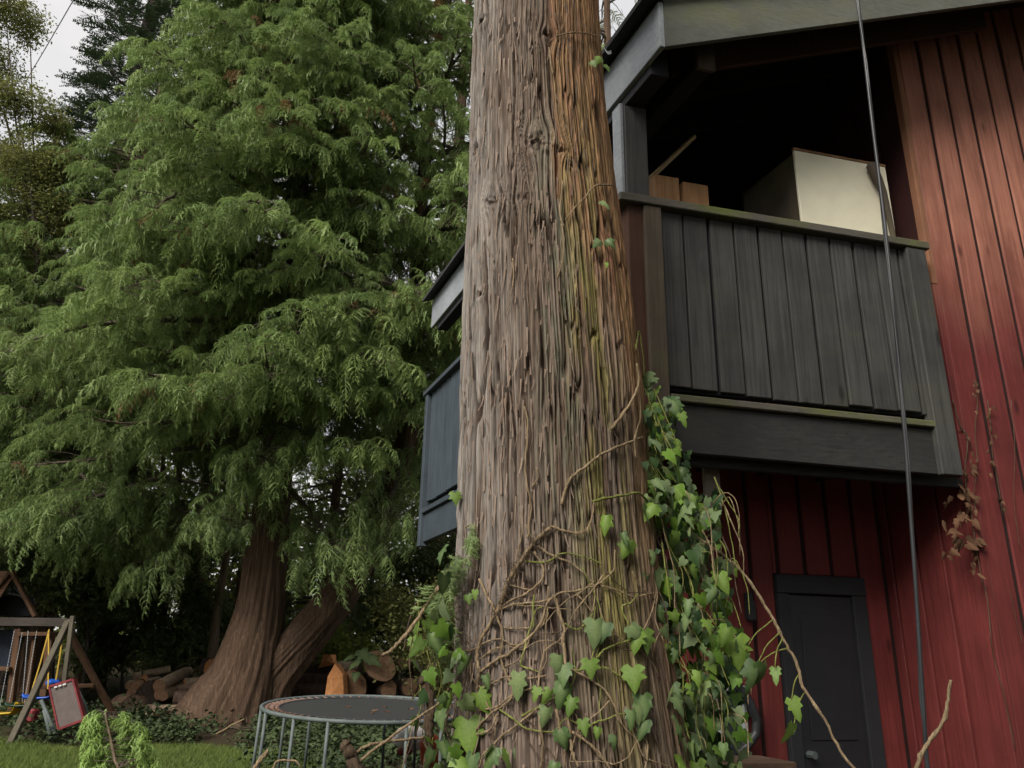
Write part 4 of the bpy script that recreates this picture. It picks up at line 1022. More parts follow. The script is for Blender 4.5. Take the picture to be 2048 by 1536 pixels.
ivy = empty('ivy_vine', (0.5, 2.6, 0.0), 'green ivy with tangled pale stems climbing the foreground cedar trunk', 'ivy')
def smooth_path(P, sub=4):
    out = []
    for i in range(len(P) - 1):
        p0 = P[max(i - 1, 0)]; p1 = P[i]; p2 = P[i + 1]; p3 = P[min(i + 2, len(P) - 1)]
        for k in range(sub):
            t = k / sub; t2 = t * t; t3 = t2 * t
            out.append((p1 * 2 + (p2 - p0) * t + (p0 * 2 - p1 * 5 + p2 * 4 - p3) * t2 + (p1 * 3 - p0 - p2 * 3 + p3) * t3) * .5)
    out.append(P[-1]); return out
def stem(P, r0, r1=None, mat='vine', par=None, name='stem', n=7, wob=.25):
    P = smooth_path(P, 5); r1 = r0 * .6 if r1 is None else r1; k = len(P)
    rad = [(r0 * (1 - i / (k - 1)) + r1 * i / (k - 1)) * (1 + wob * (rnd.random() - .5) + (.35 if rnd.random() < .08 else 0)) for i in range(k)]
    P = [p + Vector((rnd.gauss(0, 1), rnd.gauss(0, 1), rnd.gauss(0, 1))) * r0 * .22 for p in P]
    return MB().tube(P, rad, n).build(name, M[mat], par or ivy, True)
def crop3(pts): return [(850 + x / 3.16, 1050 + y / 3.16) for x, y in pts]
def crop8(pts): return [(800 + x / 2.133, 400 + y / 2.133) for x, y in pts]
def on_trunk(pts, off=.012): return [trunk_hit(x, y, off) for x, y in pts]
V3 = [(.0075, [(790, 20), (700, 100), (620, 210), (550, 310), (500, 430), (450, 560), (400, 640), (345, 760), (330, 850), (345, 930), (330, 1020), (325, 1120)], 'vine'),
      (.0055, [(345, 930), (440, 860), (520, 820), (600, 760), (680, 690), (740, 600), (770, 500), (815, 450)], 'vine'),
      (.0042, [(690, 170), (740, 260), (745, 330), (690, 400), (600, 450), (520, 490), (450, 560)], 'vine'),
      (.0036, [(710, 130), (800, 190), (900, 230), (1000, 300), (1060, 370), (1075, 450), (1060, 550)], 'vine'),
      (.0034, [(620, 220), (700, 235), (780, 230), (860, 180), (960, 190), (1060, 220), (1120, 250)], 'vine_green'),
      (.0036, [(450, 550), (560, 500), (700, 490), (800, 465), (850, 430), (980, 410), (1090, 375), (1170, 310), (1195, 270), (1200, 160)], 'vine'),
      (.0044, [(340, 340), (390, 440), (440, 540), (480, 650), (490, 740), (480, 840), (510, 940), (550, 1020), (550, 1090), (500, 1140), (420, 1190), (330, 1290), (310, 1380), (305, 1460)], 'vine'),
      (.0055, [(820, 440), (850, 560), (880, 660), (870, 730), (880, 800), (900, 1000), (900, 1140), (910, 1270), (925, 1400), (940, 1460), (970, 1530)], 'vine'),
      (.0045, [(730, 1180), (735, 1300), (745, 1400), (735, 1536)], 'vine'),
      (.0040, [(830, 1170), (850, 1280), (880, 1400), (885, 1536)], 'vine'),
      (.0040, [(920, 910), (1000, 950), (1080, 1000), (1150, 1060), (1200, 1150), (1250, 1270)], 'vine'),
      (.0040, [(930, 1310), (1010, 1360), (1100, 1440), (1150, 1510), (1180, 1560)], 'vine'),
      (.0038, [(740, 1130), (660, 1200), (560, 1280), (490, 1330), (420, 1400), (370, 1450), (340, 1540)], 'vine'),
      (.0034, [(210, 790), (300, 790), (390, 740), (480, 720), (560, 760), (640, 735)], 'vine'),
      (.0032, [(350, 1040), (430, 1000), (510, 960), (640, 970), (770, 950)], 'vine'),
      (.0032, [(340, 1170), (450, 1150), (560, 1070), (680, 1030)], 'vine'),
      (.0036, [(1090, 840), (1130, 790), (1220, 750), (1330, 715), (1290, 640), (1245, 520), (1300, 490), (1345, 430)], 'vine_green'),
      (.0030, [(600, 900), (640, 740), (670, 640), (700, 540), (740, 520)], 'vine_green'),
      (.0036, [(720, 1030), (720, 960), (745, 850), (760, 790), (830, 740)], 'vine'),
      (.0028, [(600, 890), (680, 915), (720, 930)], 'vine_green'), (.0028, [(530, 380), (600, 395), (660, 410)], 'vine'),
      (.0028, [(780, 390), (775, 470), (770, 560), (740, 640)], 'vine'), (.0034, [(690, 440), (685, 540), (690, 650)], 'vine_green'),
      (.0030, [(920, 920), (1040, 910), (1130, 900), (1210, 940), (1320, 1030)], 'vine_green'), (.003, [(880, 620), (950, 660), (1010, 630), (1060, 560)], 'vine_green'),
      (.0030, [(350, 850), (420, 790), (470, 770)], 'vine'), (.0030, [(500, 650), (580, 655), (670, 645)], 'vine'), (.0026, [(960, 440), (1010, 490), (1060, 560)], 'vine'),
      (.0034, [(1290, 1180), (1340, 1300), (1400, 1370), (1405, 1460), (1390, 1540)], 'vine'), (.0028, [(640, 0), (660, 50), (690, 100)], 'vine'),
      (.0036, [(820, 20), (900, 40), (960, 55), (1020, 40), (1045, 0)], 'vine')]
for r_, pts, mt in V3: stem(on_trunk(crop3(pts), .010 + r_ * .5), r_, r_ * .7, mt)
V8 = [(.0062, [(905, 975), (960, 900), (1000, 830), (1018, 770), (1010, 700)], 'vine'), (.0055, [(690, 1300), (720, 1200), (800, 1130), (870, 1080), (960, 1040), (1035, 1012)], 'vine'),
      (.0048, [(820, 1285), (900, 1268), (960, 1258), (1020, 1250), (1060, 1290), (1090, 1340)], 'vine_green'), (.004, [(640, 1390), (720, 1415), (790, 1410), (820, 1350), (825, 1290)], 'vine'),
      (.0042, [(545, 1440), (550, 1400), (558, 1290), (535, 1180), (540, 1060), (545, 950), (530, 880)], 'vine'), (.003, [(560, 1230), (590, 1180), (580, 1140)], 'vine'),
      (.0032, [(690, 100), (700, 180), (690, 270), (670, 330)], 'vine'), (.0026, [(480, 250), (485, 330), (470, 420), (450, 490)], 'vine'), (.003, [(1005, 640), (1020, 560), (1030, 620), (1040, 700), (1040, 760)], 'vine_green'),
      (.0028, [(320, 1410), (300, 1385), (280, 1400)], 'vine'), (.004, [(1005, 1100), (1000, 1020), (1025, 930), (1020, 820)], 'vine')]
for r_, pts, mt in V8: stem(on_trunk(crop8(pts), .010 + r_ * .5), r_, r_ * .7, mt)
for pts in ([(1113, 72), (1135, 66), (1165, 66), (1198, 72)], [(1105, 150), (1100, 110), (1098, 95)], [(1225, 370), (1190, 372), (1170, 395), (1150, 415), (1130, 440)], [(1126, 362), (1122, 400), (1120, 430), (1128, 452)]):
    stem(on_trunk(pts, .012), .0034, .0026, 'vine')
# stems standing free of the trunk
def free(pts, Y0, Y1, r0, r1, mt='vine', par=None):
    n = len(pts); return stem([at(x, y, Y0 + (Y1 - Y0) * i / (n - 1)) for i, (x, y) in enumerate(pts)], r0, r1, mt, par)
free([(1395, 1080), (1420, 1092), (1480, 1140), (1530, 1210), (1556, 1258), (1570, 1285), (1592, 1325), (1605, 1370), (1612, 1385), (1650, 1440), (1680, 1500), (1715, 1545)], 2.95, 2.75, .0062, .0042)
for a, b_ in (((1545, 1240), (1490, 1300)), ((1560, 1265), (1516, 1325)), ((1574, 1296), (1518, 1328)), ((1566, 1275), (1550, 1335)), ((1600, 1345), (1584, 1400)), ((1612, 1380), (1588, 1448))):
    m_ = ((a[0] + b_[0]) / 2 - 4, (a[1] + b_[1]) / 2 - 4); free([a, m_, b_], 2.84, 2.80, .0026, .0018, 'vine_green')
free([(1822, 1570), (1838, 1520), (1862, 1480), (1886, 1442), (1896, 1400), (1902, 1360)], 3.0, 3.0, .0075, .0060)
free([(905, 1130), (880, 1170), (850, 1215), (815, 1265), (790, 1295), (765, 1312)], 2.85, 2.55, .0065, .0050)
free([(845, 1360), (856, 1380), (860, 1430), (855, 1480), (850, 1560)], 2.75, 2.75, .016, .013, 'vine_dark')
free([(690, 1490), (700, 1505), (712, 1550)], 2.6, 2.6, .018, .022, 'vine_dark')
free([(690, 1545), (760, 1490), (830, 1440), (880, 1405)], 2.6, 2.7, .005, .003)
free([(705, 1510), (740, 1490), (800, 1480), (850, 1475)], 2.6, 2.75, .005, .004)
free([(500, 1545), (522, 1520), (538, 1500)], 2.9, 2.9, .006, .004, 'vine'); free([(545, 1545), (555, 1522), (590, 1522), (600, 1534)], 2.9, 2.9, .004, .003)
for k in range(46):      # dead and living strands hanging inside the leafy mass
    x = rnd.uniform(1285, 1440); y = rnd.uniform(920, 1330); L = rnd.uniform(70, 260); dx = rnd.uniform(10, 50); Y = rnd.uniform(2.82, 3.12)
    free([(x, y), (x + dx * .5 + rnd.uniform(-8, 8), y + L * .35), (x + dx * .8 + rnd.uniform(-10, 10), y + L * .7), (x + dx + rnd.uniform(-10, 10), y + L)], Y, Y - rnd.uniform(0, .12), rnd.uniform(.0016, .0034), .0014, rnd.choice(('vine_green', 'vine_green', 'vine', 'vine_dark')))
for k in range(16):
    x = rnd.uniform(1282, 1310); y = rnd.uniform(760, 960); free([(x, y), (x + rnd.uniform(5, 20), y + 40), (x + rnd.uniform(25, 60), y + rnd.uniform(70, 130))], 2.95, 2.85, .0022, .0015, 'vine_green')
for k in range(22):
    x = rnd.uniform(820, 915); y = rnd.uniform(1080, 1440); free([(x, y), (x - rnd.uniform(-10, 20), y + 50), (x - rnd.uniform(-10, 40), y + rnd.uniform(90, 160))], 2.85, 2.78, .0024, .0016, rnd.choice(('vine_green', 'vine', 'vine_dark')))
for k in range(32):      # web of thin bare stems over the lower trunk
    x = rnd.uniform(930, 1330); y = rnd.uniform(1120, 1500); n = rnd.randint(4, 7); a = rnd.uniform(-.9, .9) + (math.pi / 2 if rnd.random() < .75 else 0); pts = [(x, y)]
    for q in range(n): a += rnd.gauss(0, .38); x += math.cos(a) * 30; y += math.sin(a) * 34; pts.append((min(max(x, 922), 1345), y))
    stem(on_trunk(pts, .012), rnd.uniform(.0018, .0036), .0014, rnd.choice(('vine', 'vine', 'vine_green', 'vine_dark')))
for k in range(26):      # loose curling ends standing off the right-hand mass
    x = rnd.uniform(1330, 1450); y = rnd.uniform(980, 1450); dx = rnd.uniform(15, 70); free([(x, y), (x + dx * .5, y - rnd.uniform(-15, 25)), (x + dx, y + rnd.uniform(-10, 50)), (x + dx * 1.1, y + rnd.uniform(40, 110))], 2.9, 2.8, .0022, .0012, rnd.choice(('vine_green', 'vine', 'vine')))
# fuzzy root hairs on the thick vine and the left edge
mb = MB()
for k in range(420):
    if k < 180: pts = crop3([(790, 20), (700, 100), (620, 210), (550, 310), (500, 430), (450, 560)]); i = rnd.randrange(5); q = rnd.random(); x = pts[i][0] * (1 - q) + pts[i + 1][0] * q; y = pts[i][1] * (1 - q) + pts[i + 1][1] * q; p = trunk_hit(x, y, .014); L = .02
    else: x = rnd.uniform(905, 945); y = rnd.uniform(1130, 1420); p = trunk_hit(max(x, 915), y, .010); L = .05
    a = p + Vector((rnd.gauss(0, 1), rnd.gauss(-.5, .6), rnd.gauss(0, 1))) * L * .6; b_ = a + Vector((rnd.gauss(0, 1), rnd.gauss(-.3, .6), rnd.gauss(-.4, 1))) * L * .6
    mb.tube([p, a, b_], [.0009, .0008, .0006], 3, False)
o = mb.build('root_hairs', M['vine_dark'], ivy); o['kind'] = 'stuff'

def put_leaf(p, tip, nrm, size, me, par=None):
    o = bpy.data.objects.new('leaf', me); COL.objects.link(o); o.location = p; o.rotation_euler = euler_from(tip, nrm); o.scale = (size * rnd.uniform(.85, 1.1), size, size); parent(o, par or ivy); return o
def hang(px, py, Y, size, kind, spread=.5, down=1.0):
    p = at(px, py, Y); tip = Vector((rnd.gauss(0, spread), rnd.gauss(-.15, .3), -down)).normalized(); nrm = Vector((rnd.gauss(0, .85), -.75 + rnd.gauss(0, .5), rnd.uniform(-.1, 1.3)))
    put_leaf(p, tip, nrm, size, rnd.choice(IVL[kind]))
nl = 0
for (y0, y1, x0, x1, n, Ya, Yb) in ((740, 800, 1285, 1315, 4, 2.9, 3.0), (800, 880, 1295, 1365, 12, 2.85, 3.0), (880, 960, 1295, 1365, 9, 2.8, 3.0), (960, 1040, 1285, 1400, 22, 2.72, 3.0), (1010, 1100, 1330, 1440, 18, 2.8, 3.05),
                                    (1100, 1200, 1290, 1440, 26, 2.75, 3.1), (1200, 1300, 1295, 1455, 26, 2.72, 3.1), (1300, 1400, 1290, 1470, 26, 2.7, 3.1), (1400, 1536, 1280, 1490, 40, 2.65, 3.1)):
    for k in range(n):
        kind = rnd.choices((0, 1, 2), (.30, .34, .36))[0]; hang(rnd.uniform(x0, x1), rnd.uniform(y0, y1), rnd.uniform(Ya, Yb), rnd.uniform(.045, .088), kind); nl += 1
for (px, py, s_, kd) in ((1212, 1030, .07, 0), (1260, 1080, .075, 0), (1245, 1065, .05, 1), (1190, 1240, .09, 2), (1210, 1245, .08, 1), (1037, 1345, .085, 2), (1120, 1310, .07, 2), (1128, 1330, .07, 1), (1130, 1365, .08, 1), (1100, 1380, .05, 0), (1075, 1375, .045, 0),
                         (1265, 1335, .08, 0), (1275, 1265, .07, 0), (1290, 1260, .08, 0), (1262, 1250, .06, 2), (1285, 1390, .08, 1), (1275, 1410, .06, 2), (1262, 1420, .06, 1), (1180, 1320, .06, 0), (970, 1350, .045, 1), (935, 1310, .07, 1), (955, 1385, .08, 0), (935, 1440, .11, 0), (1095, 1415, .06, 2),
                         (1165, 1440, .05, 0), (1195, 1455, .035, 0), (1230, 1470, .045, 1), (1120, 1460, .06, 1), (1110, 1525, .05, 1), (1290, 1440, .07, 1), (1145, 1395, .06, 0), (935, 1190, .035, 0), (950, 1180, .035, 0), (910, 985, .055, 0)):
    p = trunk_hit(px, py, .03); put_leaf(p, Vector((rnd.gauss(0, .35), -.25, -1)), Vector((rnd.gauss(0, .4), -1, rnd.uniform(.2, .8))), s_, rnd.choice(IVL[kd])); nl += 1
for (px, py, s_, kd, tx) in ((1183, 120, .045, 2, .2), (1200, 112, .055, 0, -.2), (1212, 128, .045, 0, .3), (1206, 400, .05, 2, .5), (1200, 480, .05, 2, -.4), (1214, 478, .05, 1, .4), (1213, 525, .03, 0, 0)):
    p = trunk_hit(px, py, .022); put_leaf(p, Vector((tx, -.3, -.6)), Vector((rnd.gauss(0, .4), -1, .6)), s_, rnd.choice(IVL[kd])); nl += 1
for (px, py, Y, s_, kd) in ((1470, 1275, 2.80, .11, 0), (1482, 1280, 2.82, .08, 1), (1518, 1328, 2.80, .115, 1), (1535, 1332, 2.80, .10, 1), (1550, 1335, 2.81, .06, 0), (1584, 1398, 2.80, .075, 0), (1587, 1450, 2.80, .075, 0), (1440, 1050, 2.9, .07, 2), (1425, 1030, 2.9, .06, 2)):
    hang(px, py, Y, s_, kd, .25); nl += 1
for (y0, y1, x0, x1, n) in ((1190, 1300, 825, 890, 6), (1240, 1400, 810, 900, 9), (1380, 1536, 830, 930, 14), (1060, 1180, 880, 915, 3)):
    for k in range(n): hang(rnd.uniform(x0, x1), rnd.uniform(y0, y1), rnd.uniform(2.66, 2.9), rnd.uniform(.04, .085), rnd.choices((0, 1, 2), (.45, .4, .15))[0]); nl += 1
for k in range(6): hang(rnd.uniform(870, 1010), rnd.uniform(1490, 1536), 2.6, rnd.uniform(.05, .09), rnd.choice((0, 1, 2))); nl += 1
IVG = [ivy_leaf('ivy_mass_leaf', leaf_mat('ivy_mass_leaf_%d' % k, c0, c1, .22, .55, spec=.22), 600 + k, .4, .95, .35) for k, (c0, c1) in enumerate((((.020, .048, .016), (.050, .095, .030)), ((.065, .135, .018), (.140, .245, .034)), ((.075, .115, .055), (.145, .195, .09))))]
fol = Foliage()
for (y0, y1, x0, x1, n) in ((790, 900, 1290, 1355, 40), (900, 1000, 1285, 1380, 50), (980, 1100, 1285, 1440, 85), (1100, 1250, 1290, 1460, 115), (1250, 1400, 1285, 1485, 125), (1400, 1560, 1280, 1495, 140), (1200, 1560, 850, 925, 14), (1380, 1560, 880, 1290, 16)):
    for k in range(n):
        fol.add(at(rnd.uniform(x0, x1), rnd.uniform(y0, y1), rnd.uniform(2.80, 3.2) if x0 > 1200 else rnd.uniform(2.6, 2.75)), Vector((rnd.gauss(0, .6), rnd.gauss(-.1, .4), -1)), Vector((rnd.gauss(0, .8), -.8, rnd.uniform(-.1, 1.2))), rnd.uniform(.024, .075), rnd.random(), rnd.choices((0, 1, 2), (.36, .36, .28))[0])
fol.build('leaf_mass', IVG, ivy)
# little cedar sprays caught on the trunk's left edge
fol = Foliage()
for (px, py, n, sx, sy) in ((935, 1085, 8, 22, 40), (885, 1210, 12, 18, 70), (905, 1130, 5, 10, 30)):
    for k in range(n):
        x = px + rnd.uniform(-sx, sx); y = py + rnd.uniform(-sy, sy); fol.add(at(x, y, 2.72 + rnd.uniform(0, .08)), Vector((rnd.gauss(0, .4), rnd.gauss(-.2, .3), -1)), Vector((rnd.gauss(0, .5), -1, .3)), rnd.uniform(.07, .12), rnd.uniform(0, .5), rnd.randrange(5))
fol.build('epicormic_sprays', SPR, tree0)

# dry ivy on the red wall
div = empty('dry_ivy', H(WF, VZ(1960, 1000, WF)[0], 0), 'dead brown ivy leaves hanging on the red wall right of the balcony post', 'ivy')
def onw(pts, off=.02): return [at_u(x, y, WF - off) for x, y in pts]
for pts, r_ in (([(1905, 800), (1920, 850), (1935, 880), (1930, 950), (1940, 1010), (1950, 1080), (1962, 1150), (1975, 1200), (1985, 1300), (2010, 1400), (2030, 1500)], .004), ([(1948, 760), (1955, 800), (1950, 860), (1955, 930), (1948, 1000), (1965, 1100)], .003),
                ([(1975, 800), (1982, 860), (1985, 910), (1995, 960), (2005, 1030)], .003), ([(2022, 800), (2030, 900), (2028, 1000), (2040, 1100)], .002), ([(2020, 1180), (2030, 1230), (2046, 1290)], .002), ([(1915, 860), (1932, 865), (1945, 900)], .003)):
    stem(onw(pts), r_, r_ * .7, 'vine_dark', div)
for (x0, x1, y0, y1, n, s0, s1_) in ((1915, 1965, 960, 1090, 30, .04, .075), (1890, 1925, 990, 1110, 14, .04, .07), (1935, 1965, 1080, 1160, 7, .03, .06), (1948, 1956, 760, 830, 7, .02, .03), (1975, 1990, 800, 950, 12, .025, .04), (1945, 1958, 900, 940, 4, .03, .05), (1998, 2010, 985, 1030, 5, .03, .045), (1925, 1945, 860, 960, 6, .03, .04)):
    for k in range(n):
        p = at_u(rnd.uniform(x0, x1), rnd.uniform(y0, y1), WF - rnd.uniform(.02, .06)); put_leaf(p, Vector((rnd.gauss(0, .5), rnd.gauss(-.2, .4), -1)), Vector((rnd.gauss(0, .8), -1, rnd.gauss(.3, .5))), rnd.uniform(s0, s1_), rnd.choice(DRL), div)

# ================================================================== TRAMPOLINE
def trampoline():
    C = at(742, 1416, 10.2); Rr = 1.26; n = 48
    ax = Vector((1, 0, -.020)).normalized(); ay = Vector((0, 1, .052)).normalized(); az = ax.cross(ay)
    def T(a, r, h=0): return C + ax * (math.cos(a) * r) + ay * (math.sin(a) * r) + az * h
    t = empty('trampoline', Vector((C.x, C.y, 0)), 'round black trampoline on grey steel legs left of the foreground trunk', 'trampoline')
    MB().tube([T(i * 2 * math.pi / n, Rr) for i in range(n + 1)], .024, 8, False).build('rim', M['steel'], t, True)
    mb = MB(); mb.v.append(tuple(T(0, 0, -.015)));
    for q, r in enumerate((.5, .82, 1.06)):
        mb.v += [tuple(T(i * 2 * math.pi / n, r, -.006 + .002 * q)) for i in range(n)]
    for i in range(n):
        j = (i + 1) % n; mb.f.append((0, 1 + i, 1 + j))
        for q in range(2): a = 1 + q * n; mb.f.append((a + i, a + n + i, a + n + j, a + j))
    mat_ = plain('black_mesh_mat', (.020, .021, .021), .75, .3, 30); mb.build('mat', mat_, t)
    MB().tube([T(i * 2 * math.pi / n, 1.06) for i in range(n + 1)], .012, 5, False).build('mat_edge', M['rubber'], t)
    sp = MB(); 
    for i in range(64):
        a = i * 2 * math.pi / 64; P = []
        for k in range(9): P.append(T(a + .006 * math.sin(k * 2.4), 1.065 + .175 * k / 8))
        sp.tube(P, .008, 4, False)
    sp.build('springs', plain('rusty_springs', (.17, .10, .075), .6), t)
    for a0 in (2.55, 3.55, 4.35, 5.35, 6.25, 1.4):            # W-shaped leg frames: two uprights and a foot bar
        for da in (-.17, .17):
            p = T(a0 + da, Rr); f = Vector((p.x + (p.x - C.x) * .02, p.y + (p.y - C.y) * .02, .03)); MB().tube([p, p.lerp(f, .5), f], .019, 8).build('leg', M['steel'], t, True)
        a = T(a0 - .17, Rr); b = T(a0 + .17, Rr); MB().tube([Vector((a.x + (a.x - C.x) * .02, a.y + (a.y - C.y) * .02, .028)), Vector((b.x + (b.x - C.x) * .02, b.y + (b.y - C.y) * .02, .028))], .019, 8).build('foot_bar', M['steel'], t, True)
    for k, (dx, dy) in enumerate(((.16, .15), (.05, -.2), (.25, -.25), (-.3, .05), (.45, .1), (.1, -.45))):
        p = C + ax * dx + ay * dy + az * .006; o = put_leaf(p, Vector((rnd.gauss(0, 1), rnd.gauss(0, 1), 0)), Vector((0, 0, 1)), .07, DRL[2], t); o.name = 'fallen_leaf'
trampoline()

# ================================================================== LOGS
def ring_mat(name, c1, c2):
    t = NT(name); f = t.noise(t.coords(), 14.0, 5, .7); return t.done(t.ramp(f, (.3, c1), (.7, c2)), .9, .15)
M['cut_orange'] = ring_mat('fresh_cut_cedar', (.40, .16, .06), (.62, .30, .13))
M['cut_brown'] = ring_mat('old_cut_wood', (.19, .105, .062), (.33, .20, .125))
M['log_dark'] = bark_mat('dark_log_bark', (0.075, 0.055, 0.044), (0.15, 0.112, 0.09), 14)
M['log_brown'] = bark_mat('brown_log_bark', (0.20, 0.135, 0.10), (0.34, 0.25, 0.19), 14)
M['log_pale'] = bark_mat('peeled_log', (0.40, 0.30, 0.21), (0.58, 0.47, 0.35), 14)
def log(label, p0, p1, Y0, Y1, rpx, bark, cut, seed):
    """one round log from pixel p0 (depth Y0) to p1 (depth Y1)"""
    r = random.Random(seed); a = at(*p0, Y0); b = at(*p1, Y1); R = rpx * 1.45 * Y0 / 1640.0; t = empty('log', Vector((a.x, a.y, a.z - R)), label, 'log', 'cut logs in the heap under the cedars')
    n = 16; d = (b - a).normalized(); ref = d.cross(Vector((0, 0, 1))); ref = ref.normalized() if ref.length > .05 else Vector((1, 0, 0)); up = ref.cross(d); K = 7; prof = [1 + .10 * math.sin(2 * j * 2 * math.pi / n + seed) + r.uniform(-.05, .05) for j in range(n)]
    mb = MB()
    for i in range(K + 1):
        c = a.lerp(b, i / K) + up * (r.uniform(-.08, .08) * R)
        for j in range(n):
            q = 2 * math.pi * j / n; rr = R * prof[j] * (1 - .10 * i / K) * (1 + r.uniform(-.03, .03)); mb.v.append(tuple(c + ref * (math.cos(q) * rr) + up * (math.sin(q) * rr)))
    for i in range(K):
        for j in range(n): e = i * n + j; g = i * n + (j + 1) % n; mb.f.append((e, g, g + n, e + n))
    mb.build('bark', M[bark], t, True)
    for i, sg in ((0, -1), (K, 1)):
        m2 = MB(); rg = [Vector(mb.v[i * n + j]) for j in range(n)]; c = sum(rg, Vector()) / n; m2.v.append(tuple(c + d * sg * .004 + up * 0)); m2.v += [tuple(c + (q - c) * .97 + d * sg * .003) for q in rg]
        m2.f += [(0, 1 + j, 1 + (j + 1) % n) for j in range(n)]; m2.build('cut_end', M[cut], t)
def c7(x, y): return (240 + x / 6.827, 1280 + y / 6.827)
def c2(x, y): return (400 + x / 3.524, 1100 + y / 3.524)
YL = 20.3
log('pale peeled log lying across the top of the left heap', c7(530, 625), c7(925, 430), YL - .5, YL + .6, 9, 'log_pale', 'cut_brown', 1)
log('pale log just below the topmost peeled one', c7(560, 755), c7(860, 620), YL - .5, YL + .6, 9, 'log_pale', 'cut_brown', 2)
log('long thin grey pole along the back of the left heap', c7(195, 500), c7(680, 395), YL + .3, YL + .8, 5, 'log_pale', 'cut_brown', 3)
log('short pale branch log on the left heap, behind the peeled log', c7(340, 590), c7(545, 550), YL, YL + .4, 5.5, 'log_pale', 'cut_orange', 4)
log('thin grey branch at the far left end of the heap', c7(110, 620), c7(300, 560), YL, YL + .5, 5, 'log_pale', 'cut_brown', 5)
log('split orange-faced log on top of the left heap', c7(330, 530), c7(450, 505), YL + .1, YL + .6, 5, 'log_brown', 'cut_orange', 6)
for k, ((x, y), lb) in enumerate((((180, 720), 'dark log end at the left of the heap, upper row'), ((300, 730), 'dark log end in the upper row, second from the left'), ((420, 720), 'dark log end in the upper row, below the peeled log'), ((240, 625), 'dark log end at the upper left corner of the heap'), ((385, 640), 'dark log end tucked below the short pale branch'), ((200, 830), 'dark log end at the bottom left of the heap'), ((310, 850), 'dark log end in the bottom row, centre'), ((430, 840), 'dark log end in the bottom row, right'))):
    log(lb, c7(x, y), c7(x + 90, y - 30), YL - .3, YL + 1.0, 8.5, 'log_dark', 'cut_brown' if k % 3 == 0 else 'log_dark', 10 + k)
log('long brown log running from the heap to the great cedar', c7(800, 665), c7(1260, 640), YL - .6, YL - .4, 6.5, 'log_brown', 'cut_brown', 20)
log('thick grey-brown log low beside the great cedar', c7(750, 790), c7(1180, 810), YL - .9, YL - .8, 10, 'log_brown', 'cut_brown', 21)
log('thin log lying on the ground before the left heap', c7(300, 935), c7(880, 930), YL - 1.6, YL - 1.5, 5, 'log_pale', 'cut_orange', 22)
log('small broken log on top, right part of the left heap', c7(880, 590), c7(1110, 570), YL - .2, YL, 6, 'log_pale', 'cut_orange', 23)
log('upright brown round with its pale orange cut face turned this way', (423, 1335), (412, 1332), YL - .1, YL + .5, 11, 'log_dark', 'cut_orange', 24)
log('shaggy red-brown stump round on the ground left of the logs', (262, 1418), (236, 1412), YL - 2.0, YL - 1.4, 17, 'cedar_bark', 'log_brown', 25)
log('yellowish short log on the ground beside the shaggy stump', (274, 1432), (312, 1428), YL - 2.2, YL - 2.2, 6, 'log_pale', 'cut_orange', 26)
YR = 18.6
log('dark horizontal log behind the trampoline, topmost', c2(640, 880), c2(960, 835), YR + .3, YR + .5, 10, 'log_dark', 'cut_brown', 30)
log('dark horizontal log behind the trampoline, middle', c2(640, 940), c2(960, 910), YR, YR + .2, 10, 'log_dark', 'cut_brown', 31)
log('dark horizontal log behind the trampoline, lowest', c2(630, 1000), c2(960, 985), YR - .2, YR, 10, 'log_dark', 'cut_brown', 32)
log('pale debarked log on top of the right heap', c2(965, 825), c2(1200, 810), YR, YR + .1, 8, 'log_pale', 'cut_orange', 33)
log('large brown log with its round end tilted up at the right heap', c2(1265, 810), c2(1180, 930), YR - .4, YR + .5, 22, 'log_dark', 'cut_brown', 34)
log('half-round brown log end standing against the orange slab', c2(1080, 960), c2(1110, 930), YR - .5, YR + .4, 19, 'log_brown', 'cut_brown', 35)
log('red-brown log below the large tilted log', c2(1330, 985), c2(1240, 960), YR - .3, YR + .5, 12, 'cedar_bark', 'cut_brown', 36)
log('small brown log at the right end of the right heap', c2(1480, 970), c2(1430, 960), YR - .2, YR + .5, 11, 'log_brown', 'cut_brown', 37)
log('dark log farthest right, partly behind the ivy', c2(1590, 1000), c2(1480, 1040), YR - .2, YR + .6, 12, 'log_dark', 'cut_brown', 38)
log('grey log end above the right heap', c2(1440, 790), c2(1390, 780), YR + .3, YR + 1.0, 8, 'log_brown', 'cut_brown', 39)
def slab(label, quad, Y, th, mat, seed):
    r = random.Random(seed); F = [at(x, y, Y) for x, y in quad]; n = len(F); c = sum(F, Vector()) / n; mb = MB()
    mb.v += [tuple(p + Vector((r.uniform(-.02, .02), r.uniform(-.03, .03), 0))) for p in F] + [tuple(p + Vector((.03, th, 0))) for p in F] + [tuple(c + Vector((0, -.05, 0)))]
    mb.f += [(i, (i + 1) % n, 2 * n) for i in range(n)] + [tuple(range(n, 2 * n))[::-1]] + [((i + 1) % n, i, n + i, n + (i + 1) % n) for i in range(n)]
    thing_mesh('split_wood', mb, M[mat], label, 'split log')
slab('tall bright orange split slab standing behind the trampoline', [c2(x, y) for x, y in ((955, 800), (1005, 880), (1012, 1020), (960, 1255), (845, 1265), (850, 1200), (880, 1020), (900, 890))], YR - .9, .35, 'cut_orange', 1)
slab('small orange-brown wood block on top of the right heap', [c2(x, y) for x, y in ((862, 735), (928, 738), (935, 790), (960, 800), (830, 832), (850, 800))], YR + .2, .3, 'cut_orange', 2)
slab('orange split piece seen below the trampoline rim beside the tall slab', [c2(x, y) for x, y in ((968, 1185), (1015, 1195), (1025, 1225), (1010, 1262), (970, 1262))], YR - .8, .25, 'cut_brown', 3)
